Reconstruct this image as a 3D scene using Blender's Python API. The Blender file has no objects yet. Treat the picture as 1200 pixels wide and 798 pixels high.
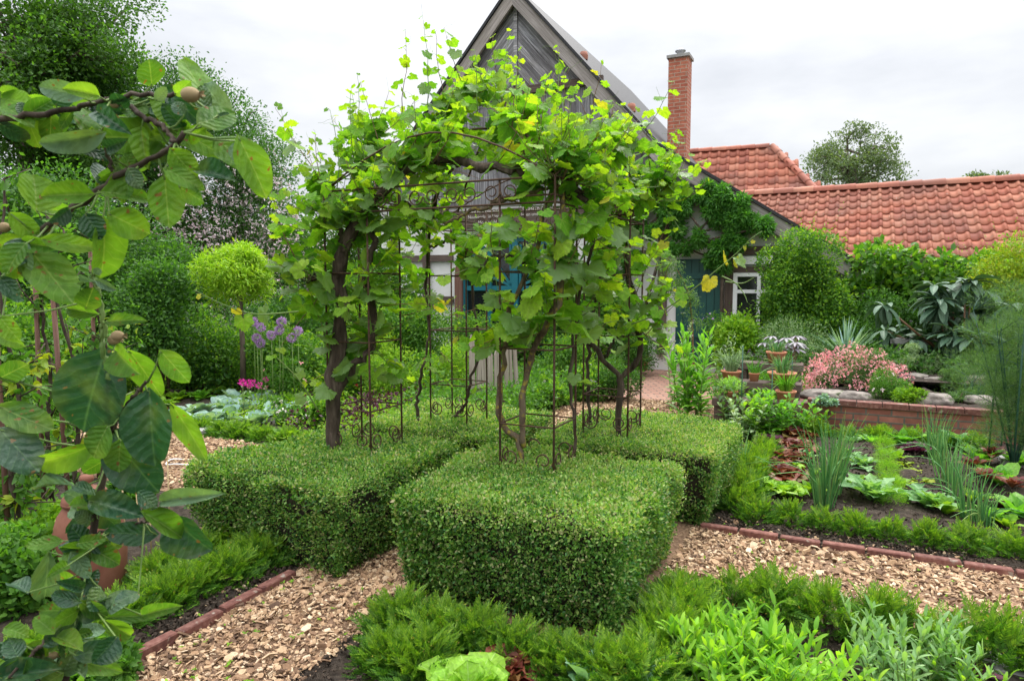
import bpy, bmesh, math, random
import numpy as np
R = math.radians
sc = bpy.context.scene
COL = sc.collection
rng = np.random.default_rng(7)
random.seed(7)

# ------------------------------------------------------------------ camera
CAMH = 1.6
PITCH = math.atan(64/800)
cd = bpy.data.cameras.new("camera"); cam = bpy.data.objects.new("camera", cd); COL.objects.link(cam)
cam.location = (0, 0, CAMH); cam.rotation_euler = (R(90)-PITCH, 0, 0)
cd.lens = 24; cd.sensor_width = 36; cd.clip_start = .05; cd.clip_end = 600
cd.dof.use_dof = True; cd.dof.focus_distance = 4.2; cd.dof.aperture_fstop = 13
sc.camera = cam
# ------------------------------------------------------------------ world and sun
SUN_EL, SUN_AZ = 52, 28          # azimuth clockwise from +Y (ahead of the camera)
w = bpy.data.worlds.new("World"); sc.world = w; w.use_nodes = True
nt = w.node_tree; N = nt.nodes; L = nt.links; N.clear()
sky = N.new('ShaderNodeTexSky'); sky.sky_type = 'NISHITA'; sky.sun_disc = False
sky.sun_elevation = R(SUN_EL); sky.sun_rotation = R(SUN_AZ)
tc = N.new('ShaderNodeTexCoord')
mp = N.new('ShaderNodeMapping'); mp.inputs['Scale'].default_value = (1.1, 1.1, 3.2); L.new(tc.outputs['Generated'], mp.inputs['Vector'])
ns = N.new('ShaderNodeTexNoise'); ns.inputs['Scale'].default_value = 3.0; ns.inputs['Detail'].default_value = 7; ns.inputs['Roughness'].default_value = .52
L.new(mp.outputs[0], ns.inputs['Vector'])
cr = N.new('ShaderNodeValToRGB'); cr.color_ramp.elements[0].position = .33; cr.color_ramp.elements[1].position = .66
cr.color_ramp.elements[0].color = (.72, .74, .78, 1); cr.color_ramp.elements[1].color = (1.0, 1.01, 1.03, 1)
L.new(ns.outputs[0], cr.inputs[0])
sp = N.new('ShaderNodeSeparateXYZ'); L.new(tc.outputs['Generated'], sp.inputs[0])
m1 = N.new('ShaderNodeMath'); m1.operation = 'MAXIMUM'; m1.inputs[1].default_value = 0; L.new(sp.outputs[2], m1.inputs[0])
mp3 = N.new('ShaderNodeMath'); mp3.operation = 'POWER'; mp3.inputs[1].default_value = 3.; L.new(m1.outputs[0], mp3.inputs[0])
m2 = N.new('ShaderNodeMath'); m2.operation = 'MULTIPLY_ADD'; m2.inputs[1].default_value = 34.0; m2.inputs[2].default_value = 5.5; L.new(mp3.outputs[0], m2.inputs[0])   # overcast: far brighter overhead than at the horizon
m3 = m2
vm = N.new('ShaderNodeVectorMath'); vm.operation = 'SCALE'; L.new(cr.outputs[0], vm.inputs[0]); L.new(m3.outputs[0], vm.inputs['Scale'])
mx = N.new('ShaderNodeMix'); mx.data_type = 'RGBA'; mx.inputs[0].default_value = .93
L.new(sky.outputs[0], mx.inputs[6]); L.new(vm.outputs[0], mx.inputs[7])
bg = N.new('ShaderNodeBackground'); bg.inputs[1].default_value = .11; L.new(mx.outputs[2], bg.inputs[0])
wo = N.new('ShaderNodeOutputWorld'); L.new(bg.outputs[0], wo.inputs[0])
sl = bpy.data.lights.new("sun", 'SUN'); sl.energy = 1.5; sl.angle = R(16); sl.color = (1, .96, .9)
so = bpy.data.objects.new("sun", sl); COL.objects.link(so)
so.rotation_euler = (R(90-SUN_EL), 0, R(180-SUN_AZ)); so.location = (4, 8, 12)
sc.view_settings.view_transform = 'Standard'; sc.view_settings.look = 'None'
sc.view_settings.gamma = 1; sc.view_settings.use_curve_mapping = False
sc.view_settings.exposure = 0.7
sc.cycles.max_bounces = 7; sc.cycles.transparent_max_bounces = 4; sc.cycles.transmission_bounces = 4
sc.cycles.use_denoising = True

# ------------------------------------------------------------------ maths helpers
TH = R(26)
E1 = np.array([math.cos(TH), -math.sin(TH), 0.]); E2 = np.array([math.sin(TH), math.cos(TH), 0.]); UZ = np.array([0, 0, 1.])
def W(a, b, z=0.): return a*E1+b*E2+z*UZ                      # the garden's own axes
def ray(px, py):
    u = (px-600)/800; v = (399-py)/800
    return np.array([u, math.cos(PITCH)+v*math.sin(PITCH), -math.sin(PITCH)+v*math.cos(PITCH)])
def at(px, py, d):
    r = ray(px, py); return np.array([0, 0, CAMH])+r*(d/r[1])
def G(px, py, z=0.):
    r = ray(px, py); return np.array([0, 0, CAMH])+r*((z-CAMH)/r[2])
def nrm(v):
    v = np.asarray(v, float); return v/np.maximum(np.linalg.norm(v, axis=-1, keepdims=True), 1e-9)
_K = rng.normal(size=(14, 3))*np.linspace(1, 3.2, 14)[:, None]; _PH = rng.uniform(0, 6.28, 14)
def wob(p, f=1.):                                             # smooth 3D wobble, about -1..1
    return np.sin(np.asarray(p) @ _K.T*f+_PH).sum(-1)/4.2
def rv(n): return nrm(rng.normal(size=(n, 3)))
def frames(tip, nor):
    y = nrm(tip); x = nrm(np.cross(y, nor)); z = np.cross(x, y)
    return np.stack([x, y, z], axis=-1)

# ------------------------------------------------------------------ mesh collector
class MB:
    def __init__(s): s.V = []; s.F = []; s.n = 0
    def add(s, V, F, mat=0, uv=None, smooth=True):
        """V (n,3), F list of (m,k) index arrays"""
        V = np.asarray(V, float).reshape(-1, 3)
        for f in F:
            f = np.asarray(f, np.int64)
            if f.size:
                u = None if uv is None else np.asarray(uv, float)[f]
                s.F.append((f+s.n, mat, u, smooth))
        s.V.append(V); s.n += len(V)
    def scatter(s, T, P, Rm, S, mat=0, smooth=True):
        tv, tf, tuv = T; n = len(P)
        if n == 0: return
        S = np.asarray(S, float)
        if S.ndim == 1: S = np.repeat(S[:, None], 3, 1)
        V = np.einsum('nij,nkj->nki', Rm, tv[None]*S[:, None, :])+np.asarray(P)[:, None, :]
        k = len(tv); off = (np.arange(n)*k)[:, None, None]
        F = [(f[None]+off).reshape(-1, f.shape[1]) for f in tf]
        s.add(V.reshape(-1, 3), F, mat, None if tuv is None else np.tile(tuv, (n, 1)), smooth)
    def tube(s, pts, rad, n=6, mat=0, cap=True, uvs=1.):
        pts = np.asarray(pts, float); m = len(pts); rad = np.broadcast_to(np.asarray(rad, float), (m,))
        t = np.gradient(pts, axis=0); t = nrm(t)
        ref = np.array([.31, .17, .93]) if abs(t[0][2]) < .8 else np.array([.93, .17, .1])
        V = []; x = None
        for i in range(m):
            if x is None: x = nrm(np.cross(t[i], ref))
            else: x = nrm(x-t[i]*(x@t[i]))
            y = np.cross(t[i], x)
            an = np.arange(n)/n*2*math.pi
            V.append(pts[i]+rad[i]*(np.cos(an)[:, None]*x+np.sin(an)[:, None]*y))
        V = np.concatenate(V); i = np.arange(m-1)[:, None]*n; j = np.arange(n)[None]; j2 = (j+1) % n
        F = np.stack([i+j, i+j2, i+n+j2, i+n+j], -1).reshape(-1, 4)
        ln = np.concatenate([[0], np.cumsum(np.linalg.norm(np.diff(pts, axis=0), axis=1))])
        uv = np.stack([np.repeat(ln, n), np.tile(np.arange(n)/n*rad.max()*6, m)], -1)
        Fs = [F]
        if cap: Fs += [np.arange(n)[None, ::-1], (np.arange(n)+(m-1)*n)[None]]
        s.add(V, Fs, mat, uv)
    def box(s, c, hx, hy, hz, ax=None, mat=0, smooth=False):
        """centre, half sizes along ax (3x3 rows)"""
        ax = np.eye(3) if ax is None else np.asarray(ax, float)
        c = np.asarray(c, float); h = (hx, hy, hz)
        for d in range(3):
            e, f = [k for k in range(3) if k != d]
            for sg in (-1, 1):
                q = [(-1, -1), (1, -1), (1, 1), (-1, 1)]
                if (sg < 0) != (d == 1): q = q[::-1]
                V = [c+ax[d]*h[d]*sg+ax[e]*h[e]*a+ax[f]*h[f]*b for a, b in q]
                uv = [(a*h[e]+float(c@ax[e]), b*h[f]+float(c@ax[f])) for a, b in q]
                s.add(V, [np.array([[0, 1, 2, 3]])], mat, uv, smooth)
    def prism(s, poly, nor, th, mat=0, udir=None):
        """planar polygon (n,3) extruded by th along nor; uv along udir"""
        P = np.asarray(poly, float); nor = nrm(nor); n = len(P)
        u = nrm(P[1]-P[0]) if udir is None else nrm(udir); v = np.cross(nor, u)
        uv1 = np.stack([P@u, P@v], -1)
        V = np.concatenate([P, P+nor*th]); uv = np.concatenate([uv1, uv1+.01])
        i = np.arange(n); j = (i+1) % n
        s.add(V, [np.arange(n)[None, ::-1], (i+n)[None], np.stack([i, j, j+n, i+n], -1)], mat, uv, False)
    def lathe(s, prof, c=(0, 0, 0), n=28, mat=0, wobr=0.):
        prof = np.asarray(prof, float); m = len(prof); an = np.arange(n)/n*2*math.pi
        V = np.stack([prof[:, 0][:, None]*np.cos(an), prof[:, 0][:, None]*np.sin(an), np.repeat(prof[:, 1][:, None], n, 1)], -1).reshape(-1, 3)
        V = V+np.asarray(c)
        i = np.arange(m-1)[:, None]*n; j = np.arange(n)[None]; j2 = (j+1) % n
        F = np.stack([i+j, i+j2, i+n+j2, i+n+j], -1).reshape(-1, 4)
        s.add(V, [F], mat)
    def merge(s, o, mat_off=0):
        for f, m, u, sm in o.F: s.F.append((f+s.n, m+mat_off, u, sm))
        s.V += o.V; s.n += o.n
    def build(s, name, mats, parent=None, loc=None, rot=None, org=None):
        if s.n == 0: s.add([(0, 0, 0), (.001, 0, 0), (0, .001, 0)], [np.array([[0, 1, 2]])])
        V = np.concatenate(s.V)
        if loc is not None and parent is None and rot is None: V = V-np.asarray(loc, float)
        if org is not None: V = V-np.asarray(org, float)
        me = bpy.data.meshes.new(name)
        me.vertices.add(len(V)); me.vertices.foreach_set('co', V.astype(np.float32).ravel())
        li = np.concatenate([f.ravel() for f, *_ in s.F])
        tot = np.concatenate([np.full(len(f), f.shape[1]) for f, *_ in s.F])
        st = np.concatenate([[0], np.cumsum(tot)[:-1]])
        me.loops.add(len(li)); me.loops.foreach_set('vertex_index', li.astype(np.int32))
        me.polygons.add(len(tot)); me.polygons.foreach_set('loop_start', st.astype(np.int32)); me.polygons.foreach_set('loop_total', tot.astype(np.int32))
        me.polygons.foreach_set('material_index', np.concatenate([np.full(len(f), m) for f, m, *_ in s.F]).astype(np.int32))
        me.polygons.foreach_set('use_smooth', np.concatenate([np.full(len(f), sm) for f, _, _, sm in s.F]).astype(bool))
        if any(u is not None for *_, u, _ in s.F):
            uvl = me.uv_layers.new(name='UVMap')
            uv = np.concatenate([(np.zeros((f.size, 2)) if u is None else u.reshape(-1, 2)) for f, _, u, _ in s.F])
            uvl.data.foreach_set('uv', uv.astype(np.float32).ravel())
        me.update(calc_edges=True); me.validate()
        if not isinstance(mats, (list, tuple)): mats = [mats]
        for m in mats: me.materials.append(m)
        o = bpy.data.objects.new(name, me); COL.objects.link(o)
        if parent is not None: o.parent = parent
        if loc is not None: o.location = tuple(loc)
        if rot is not None: o.rotation_euler = rot
        return o

def tag(o, label, cat, group=None, kind=None):
    if label: o['label'] = label
    if cat: o['category'] = cat
    if group: o['group'] = group
    if kind: o['kind'] = kind
    return o
def thing(name, label, cat, loc=(0, 0, 0), rz=0., group=None):
    o = bpy.data.objects.new(name, None); o.empty_display_size = .1; COL.objects.link(o)
    o.location = tuple(loc); o.rotation_euler = (0, 0, rz)
    return tag(o, label, cat, group)
def struct(o): o['kind'] = 'structure'; return o
def copy_tree(o, loc, rz=0., sc_=1., label=None):
    def rec(x, par):
        c = x.copy(); COL.objects.link(c)
        if par is not None: c.parent = par
        for ch in x.children: rec(ch, c)
        return c
    c = rec(o, None); c.location = tuple(loc); c.rotation_euler = (0, 0, rz)
    c.scale = (sc_, sc_, sc_) if np.isscalar(sc_) else sc_
    if label: c['label'] = label
    return c

# ------------------------------------------------------------------ materials
def newmat(name):
    m = bpy.data.materials.new(name); m.use_nodes = True; m.node_tree.nodes.clear(); return m, m.node_tree
def nd(t, typ, ins=None, **kw):
    n = t.nodes.new(typ)
    for k, v in kw.items(): setattr(n, k, v)
    for k, v in (ins or {}).items():
        if isinstance(v, bpy.types.NodeSocket): t.links.new(v, n.inputs[k])
        else: n.inputs[k].default_value = v
    return n
def mth(t, op, a, b=0., c=None):
    n = t.nodes.new('ShaderNodeMath'); n.operation = op
    for i, v in enumerate((a, b) if c is None else (a, b, c)):
        if isinstance(v, bpy.types.NodeSocket): t.links.new(v, n.inputs[i])
        else: n.inputs[i].default_value = v
    return n.outputs[0]
def c4(c): return (c[0], c[1], c[2], 1)
def mixc(t, f, a, b, mode='MIX'):
    n = t.nodes.new('ShaderNodeMix'); n.data_type = 'RGBA'; n.blend_type = mode
    for i, v in ((0, f), (6, a), (7, b)):
        if isinstance(v, bpy.types.NodeSocket): t.links.new(v, n.inputs[i])
        else: n.inputs[i].default_value = v if i == 0 else c4(v)
    return n.outputs[2]
def ramp(t, f, cols):
    n = t.nodes.new('ShaderNodeValToRGB'); e = n.color_ramp.elements
    while len(e) < len(cols): e.new(.5)
    for i, (p, c) in enumerate(cols): e[i].position = p; e[i].color = c4(c)
    t.links.new(f, n.inputs[0]); return n.outputs[0]
def leafmat(name, cols, rough=.5, tr=.35, trc=None, spec=.22, veins=None, vc=None, back=None):
    """cols: list of per-leaf colours (random per leaf); tr: share of translucency"""
    m, t = newmat(name)
    g = nd(t, 'ShaderNodeNewGeometry')
    n = len(cols); c = ramp(t, g.outputs['Random Per Island'], [((i+.0)/(max(n-1, 1)), x) for i, x in enumerate(cols)])
    bump = None
    tex = nd(t, 'ShaderNodeTexCoord')
    if veins:
        uv = nd(t, 'ShaderNodeSeparateXYZ', {0: tex.outputs['UV']})
        ax = mth(t, 'ABSOLUTE', uv.outputs[0]); y = uv.outputs[1]
        if veins == 'pinnate':
            nv = nd(t, 'ShaderNodeTexNoise', {'Vector': tex.outputs['UV'], 'Scale': 3.5, 'Detail': 1.})
            d = mth(t, 'ADD', mth(t, 'MULTIPLY', mth(t, 'SUBTRACT', y, mth(t, 'MULTIPLY', ax, .8)), 6.), mth(t, 'MULTIPLY', nv.outputs[0], 1.3))
            fr = mth(t, 'ABSOLUTE', mth(t, 'SUBTRACT', mth(t, 'FRACT', d), .5))
            side = mth(t, 'MAXIMUM', mth(t, 'SUBTRACT', 1., mth(t, 'MULTIPLY', fr, 14.)), 0.)
            mid = mth(t, 'MAXIMUM', mth(t, 'SUBTRACT', 1., mth(t, 'MULTIPLY', ax, 50.)), 0.)
            v = mth(t, 'MAXIMUM', mth(t, 'MULTIPLY', side, .5), mid)
            hgt = mth(t, 'MULTIPLY', fr, -1.)
        else:
            an = mth(t, 'ARCTAN2', ax, y)
            rr = mth(t, 'SQRT', mth(t, 'ADD', mth(t, 'MULTIPLY', ax, ax), mth(t, 'MULTIPLY', y, y)))
            v = None
            for A in (0., .95, 1.9):
                q = mth(t, 'MULTIPLY', mth(t, 'ABSOLUTE', mth(t, 'SUBTRACT', an, A)), rr)
                q = mth(t, 'MAXIMUM', mth(t, 'SUBTRACT', 1., mth(t, 'MULTIPLY', q, 55.)), 0.)
                v = q if v is None else mth(t, 'MAXIMUM', v, q)
            d = mth(t, 'MULTIPLY', rr, 9.)
            fr = mth(t, 'ABSOLUTE', mth(t, 'SUBTRACT', mth(t, 'FRACT', mth(t, 'ADD', d, mth(t, 'MULTIPLY', mth(t, 'ABSOLUTE', mth(t, 'SINE', mth(t, 'MULTIPLY', an, 3.3))), 2.5))), .5))
            hgt = mth(t, 'MULTIPLY', fr, -1.)
            v = mth(t, 'MAXIMUM', v, mth(t, 'MULTIPLY', mth(t, 'MAXIMUM', mth(t, 'SUBTRACT', 1., mth(t, 'MULTIPLY', fr, 12.)), 0.), .3))
        c = mixc(t, mth(t, 'MULTIPLY', v, .55), c, vc or (.25, .35, .12))
        bump = nd(t, 'ShaderNodeBump', {'Strength': .55, 'Distance': .004, 'Height': mth(t, 'ADD', hgt, mth(t, 'MULTIPLY', nd(t, 'ShaderNodeTexNoise', {'Vector': tex.outputs['UV'], 'Scale': 9., 'Detail': 3.}).outputs[0], 1.2))}).outputs[0]
    nz = nd(t, 'ShaderNodeTexNoise', {'Vector': tex.outputs['Object'], 'Scale': 60. if veins else 9., 'Detail': 2.})
    c = mixc(t, .7, c, ramp(t, nz.outputs[0], [(.3, (.68, .70, .68)), (.7, (1.25, 1.22, 1.1))]), 'MULTIPLY')
    if veins == 'pinnate' and vc and name.endswith('quince_leaves'):
        sn = nd(t, 'ShaderNodeTexNoise', {'Vector': tex.outputs['Object'], 'Scale': 95., 'Detail': 1.})
        c = mixc(t, ramp(t, sn.outputs[0], [(.70, (0, 0, 0)), (.73, (1, 1, 1))]), c, (.16, .09, .03))
        s2 = nd(t, 'ShaderNodeTexNoise', {'Vector': tex.outputs['Object'], 'Scale': 22., 'Detail': 2.})
        c = mixc(t, ramp(t, s2.outputs[0], [(.5, (0, 0, 0)), (.75, (.3, .3, .3))]), c, (.26, .33, .06))
    if back:
        c = mixc(t, mth(t, 'MULTIPLY', g.outputs['Backfacing'], .8), c, back)
    p = nd(t, 'ShaderNodeBsdfPrincipled', {'Base Color': c, 'Roughness': rough, 'Specular IOR Level': spec})
    tcol = mixc(t, 1., c, trc or (2.2, 2.4, .7), 'MULTIPLY')
    tl = nd(t, 'ShaderNodeBsdfTranslucent', {'Color': tcol})
    if bump is not None: t.links.new(bump, p.inputs['Normal'])
    mx = nd(t, 'ShaderNodeMixShader', {0: tr, 1: p.outputs[0], 2: tl.outputs[0]})
    nd(t, 'ShaderNodeOutputMaterial', {0: mx.outputs[0]})
    return m
def solid(name, cols, rough=.7, scale=8., bump=.3, bdist=.01, coord='Object', stretch=(1, 1, 1), island=0., metal=0., spec=.4, detail=6., spots=None):
    """noise-mottled opaque surface; cols = ramp over noise, island: per-piece brightness spread"""
    m, t = newmat(name)
    tex = nd(t, 'ShaderNodeTexCoord')
    mp = nd(t, 'ShaderNodeMapping', {'Vector': tex.outputs[coord], 'Scale': stretch})
    nz = nd(t, 'ShaderNodeTexNoise', {'Vector': mp.outputs[0], 'Scale': scale, 'Detail': detail, 'Roughness': .6})
    n = len(cols); c = ramp(t, nz.outputs[0], [(.3+.4*i/max(n-1, 1), x) for i, x in enumerate(cols)])
    if island:
        g = nd(t, 'ShaderNodeNewGeometry')
        c = mixc(t, 1., c, ramp(t, g.outputs['Random Per Island'], [(0, (1-island,)*3), (1, (1+island,)*3)]), 'MULTIPLY')
    if spots:
        n2 = nd(t, 'ShaderNodeTexNoise', {'Vector': tex.outputs[coord], 'Scale': spots[1], 'Detail': 4.})
        c = mixc(t, ramp(t, n2.outputs[0], [(spots[2], (0, 0, 0)), (spots[2]+.08, (1, 1, 1))]), c, spots[0])
    bp = nd(t, 'ShaderNodeBump', {'Strength': bump, 'Distance': bdist, 'Height': nz.outputs[0]})
    p = nd(t, 'ShaderNodeBsdfPrincipled', {'Base Color': c, 'Roughness': rough, 'Metallic': metal, 'Specular IOR Level': spec, 'Normal': bp.outputs[0]})
    nd(t, 'ShaderNodeOutputMaterial', {0: p.outputs[0]})
    return m
def brickmat(name, c1, c2, mortar, sx=.24, sy=.07, ms=.01, coord='UV', rough=.85):
    m, t = newmat(name)
    tex = nd(t, 'ShaderNodeTexCoord')
    b = nd(t, 'ShaderNodeTexBrick', {'Vector': tex.outputs[coord], 'Color1': c4(c1), 'Color2': c4(c2), 'Mortar': c4(mortar), 'Scale': 1., 'Mortar Size': ms, 'Brick Width': sx, 'Row Height': sy, 'Mortar Smooth': .2, 'Bias': .1})
    nz = nd(t, 'ShaderNodeTexNoise', {'Vector': tex.outputs['Object'], 'Scale': 14., 'Detail': 5.})
    c = mixc(t, .7, b.outputs[0], ramp(t, nz.outputs[0], [(.25, (.6, .58, .56)), (.75, (1.25, 1.2, 1.2))]), 'MULTIPLY')
    h = mth(t, 'ADD', mth(t, 'MULTIPLY', b.outputs[1], -1.), mth(t, 'MULTIPLY', nz.outputs[0], .4))
    bp = nd(t, 'ShaderNodeBump', {'Strength': .7, 'Distance': .008, 'Height': h})
    p = nd(t, 'ShaderNodeBsdfPrincipled', {'Base Color': c, 'Roughness': rough, 'Normal': bp.outputs[0]})
    nd(t, 'ShaderNodeOutputMaterial', {0: p.outputs[0]})
    return m
# ------------------------------------------------------------------ leaf templates (x width, y length 0..1, z up)
def T(v, f, uv=False):
    v = np.array(v, float); return (v, [np.array(x) for x in f], v[:, :2].copy() if uv else None)
T_DIA = T([(0, 0, 0), (.27, .5, .07), (0, 1, -.03), (-.27, .5, .07)], [[[0, 1, 2], [0, 2, 3]]])
T_OVAL = T([(0, 0, 0), (.24, .3, .07), (.22, .7, .05), (0, 1, -.06), (-.22, .7, .05), (-.24, .3, .07), (0, .5, -.01)],
           [[[0, 1, 6], [1, 2, 6], [2, 3, 6], [3, 4, 6], [4, 5, 6], [5, 0, 6]]])
T_LANCE = T([(0, 0, 0), (.1, .3, .04), (.09, .65, .03), (0, 1, -.12), (-.09, .65, .03), (-.1, .3, .04), (0, .35, 0), (0, .7, -.02)],
            [[[0, 1, 6], [0, 6, 5], [2, 3, 7], [3, 4, 7]], [[1, 2, 7, 6], [6, 7, 4, 5]]])
def grid_leaf(wf, nl=8, nw=3, cup=.18, curl=.25, wave=0., wfreq=3., fold=.0, seed=0, uv=True, twist=0.):
    """ovate / lettuce style leaf: wf(t) half width along t; returns a template"""
    r = np.random.default_rng(seed); V = []; UV = []
    for i in range(nl+1):
        t = i/nl; hw = wf(t)
        for j in range(-nw, nw+1):
            q = j/nw; x = hw*q
            z = cup*abs(x)*1.0 + fold*x - curl*t*t*.6 + wave*(q*q)*math.sin(t*wfreq*6.28+q*2+seed)*.5
            V.append((x+twist*t*t, t*(1-.12*curl*t)-(.06*q*q if i in (0,) else 0), z)); UV.append((x, t))
    k = 2*nw+1; i = np.arange(nl)[:, None]*k; j = np.arange(k-1)[None]
    F = np.stack([i+j, i+j+1, i+k+j+1, i+k+j], -1).reshape(-1, 4)
    return (np.array(V), [F], np.array(UV) if uv else None)
def ovate(wm, pk=.42, e=1.0):
    return lambda t: wm*max(.0, math.sin(math.pi*min(1, (t/pk*.5 if t < pk else .5+(t-pk)/(1-pk)*.5))))**(.62*e)+.004
def vine_leaf(seed):
    r = np.random.default_rng(seed); A = []
    lobes = [(0, 1.0, .42), (.95, .86, .42), (-.95, .86, .42), (1.9, .66, .5), (-1.9, .66, .5)]
    n = 46; out = []
    for i in range(n):
        th = -2.75+5.5*i/(n-1)
        rr = max(l[1]*(.80+.20*max(0, math.cos(min(abs(th-l[0])/l[2], 1)*math.pi/2))) if abs(th-l[0]) < .62 else .6*l[1] for l in lobes)
        if abs(th) > 2.3: rr *= 1-.45*(abs(th)-2.3)/.45
        rr *= (1.05 if i % 2 else .93)*(1+r.uniform(-.03, .03)); out.append((th, rr*.58))
    V = [(0, 0, 0)]; c = r.uniform(.1, .38); sad = r.uniform(-.3, .3)
    for f in (.5, 1.):
        for th, rr in out:
            x = math.sin(th)*rr*f; y = math.cos(th)*rr*f
            z = -c*(x*x+y*y)*1.2+sad*x*y*2+.05*math.cos(th*6.6)*f*f*.6+.08*abs(x)
            V.append((x, y, z))
    i = np.arange(n-1)
    tri = np.stack([np.zeros(n-1, int), 1+i+1, 1+i], -1); quad = np.stack([1+i, 2+i, 2+n+i, 1+n+i], -1)
    V = np.array(V)
    # put the petiole junction at the origin, keep unit about the blade's length
    return (V, [tri[:, ::-1], quad[:, ::-1]], V[:, :2].copy())
T_VINE = [vine_leaf(i) for i in range(5)]
T_QUINCE = [grid_leaf(ovate(.36, .42, .85), 10, 4, cup=c, curl=u, wave=.07, wfreq=1.4, seed=i) for i, (c, u) in enumerate([(.25, .3), (.1, .1), (.5, .5), (.2, -.25), (.8, .3)])]
def sprig(n=13, l=.30, w=.05, seed=0, vee=.5):
    """a yew shoot: stem with two ranks of needles, pointing +y, unit length"""
    r = np.random.default_rng(seed); V = []; F = []; k = 0
    V += [(-.012, 0, 0), (.012, 0, 0), (.006, .95, .03), (-.006, .95, .03)]; F.append((0, 1, 2, 3)); k = 4
    for i in range(n):
        t = .08+.9*i/(n-1); z0 = .03*t
        for sg in (-1, 1):
            ll = l*(1.05-.55*t)*r.uniform(.85, 1.1); a = R(62-28*t)+r.uniform(-.1, .1)
            dx, dy = math.sin(a)*sg, math.cos(a)
            V += [(0, t-w*.6, z0), (dx*ll*.6-dy*sg*w*.0, t+dy*ll*.6-w, z0+vee*ll*.35), (dx*ll, t+dy*ll, z0+vee*ll*.6), (dx*ll*.5, t+dy*ll*.5+w, z0+vee*ll*.3)]
            F.append((k, k+1, k+2, k+3)); k += 4
    return (np.array(V, float), [np.array(F)], None)
T_SPRIG = [sprig(9, .34, .055, i) for i in range(3)]

# ------------------------------------------------------------------ foliage materials
M = {}
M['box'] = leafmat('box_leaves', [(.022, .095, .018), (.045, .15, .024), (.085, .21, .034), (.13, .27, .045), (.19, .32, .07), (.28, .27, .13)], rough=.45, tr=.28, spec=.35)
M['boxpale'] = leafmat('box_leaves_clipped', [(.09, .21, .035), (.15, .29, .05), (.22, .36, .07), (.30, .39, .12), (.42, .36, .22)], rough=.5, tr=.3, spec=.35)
M['vine'] = leafmat('grape_leaves', [(.045, .16, .022), (.08, .24, .028), (.13, .32, .035), (.06, .17, .045)], rough=.38, spec=.5, tr=.48, trc=(2.6, 2.2, .5), veins='palm', vc=(.20, .32, .10), back=(.16, .27, .08))
M['vineyoung'] = leafmat('young_grape_leaves', [(.11, .30, .025), (.17, .37, .03), (.27, .43, .04)], rough=.5, tr=.52, trc=(1.85, 1.65, .4), veins='palm', vc=(.35, .42, .12))
M['vineyellow'] = leafmat('yellow_grape_leaves', [(.34, .42, .04), (.44, .45, .05)], rough=.5, tr=.5, trc=(1.6, 1.3, .5), veins='palm', vc=(.5, .4, .1))
M['quince'] = leafmat('quince_leaves', [(.05, .13, .022), (.08, .19, .025), (.12, .25, .03)], rough=.5, tr=.42, trc=(2.4, 2.3, .6), veins='pinnate', vc=(.26, .36, .12), back=(.16, .24, .10))
M['quincedark'] = leafmat('old_quince_leaves', [(.016, .062, .028), (.025, .085, .035)], rough=.4, tr=.18, spec=.5, veins='pinnate', vc=(.10, .2, .08))
M['quincegrey'] = leafmat('downy_quince_leaves', [(.10, .18, .11), (.13, .21, .13)], rough=.65, tr=.2, veins='pinnate', vc=(.25, .35, .22))
M['yew'] = leafmat('yew_needles', [(.028, .085, .012), (.05, .14, .018), (.09, .21, .024), (.13, .26, .03)], rough=.45, tr=.3)
M['yewbright'] = leafmat('new_yew_needles', [(.07, .16, .018), (.12, .235, .022), (.21, .33, .03)], rough=.45, tr=.32)
M['yewtip'] = leafmat('yew_tips', [(.30, .22, .04), (.34, .32, .05)], rough=.6, tr=.3, trc=(1.4, 1.3, .6))
M['oak'] = leafmat('dark_tree_leaves', [(.03, .085, .014), (.05, .12, .018), (.075, .155, .025)], tr=.3)
M['greytree'] = leafmat('grey_green_leaves', [(.07, .11, .055), (.10, .145, .075), (.14, .18, .10)], tr=.3)
M['shrubdark'] = leafmat('dark_shrub_leaves', [(.025, .085, .018), (.05, .13, .025), (.08, .18, .035)], tr=.3)
M['shrubmid'] = leafmat('mid_green_leaves', [(.045, .13, .02), (.075, .18, .028), (.11, .23, .04)], tr=.35)
M['shrubbright'] = leafmat('bright_green_leaves', [(.10, .24, .02), (.16, .33, .025), (.24, .40, .035)], tr=.38, trc=(1.9, 1.8, .6))
M['limegreen'] = leafmat('lime_leaves', [(.20, .40, .02), (.28, .48, .03), (.36, .52, .05)], tr=.35, trc=(1.5, 1.5, .5))
M['yellowgreen'] = leafmat('yellow_green_leaves', [(.16, .26, .02), (.25, .36, .03), (.36, .42, .04)], tr=.35, trc=(1.6, 1.5, .5))
M['wisteria'] = leafmat('climber_leaves', [(.04, .14, .025), (.07, .20, .035), (.11, .27, .045)], tr=.35)
M['silver'] = leafmat('silver_leaves', [(.16, .26, .13), (.25, .36, .19), (.36, .46, .28)], tr=.2, rough=.7)
M['greyblue'] = leafmat('blue_grey_leaves', [(.17, .29, .26), (.24, .37, .33), (.32, .44, .38)], tr=.2, rough=.6)
M['fern'] = leafmat('feathery_leaves', [(.05, .12, .04), (.085, .17, .06), (.14, .23, .09)], tr=.3, rough=.6)
M['onion'] = leafmat('onion_blades', [(.07, .22, .07), (.11, .29, .09), (.19, .38, .12), (.36, .42, .14)], tr=.2, rough=.4)
M['redlettuce'] = leafmat('red_lettuce_leaves', [(.08, .016, .018), (.13, .03, .022), (.19, .06, .03), (.13, .10, .03)], tr=.2, rough=.4, trc=(1.8, 1.2, 1.))
M['purple'] = leafmat('purple_leaves', [(.045, .012, .03), (.07, .02, .045), (.12, .04, .06)], tr=.2, rough=.45, trc=(1.8, 1., 1.2))
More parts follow.
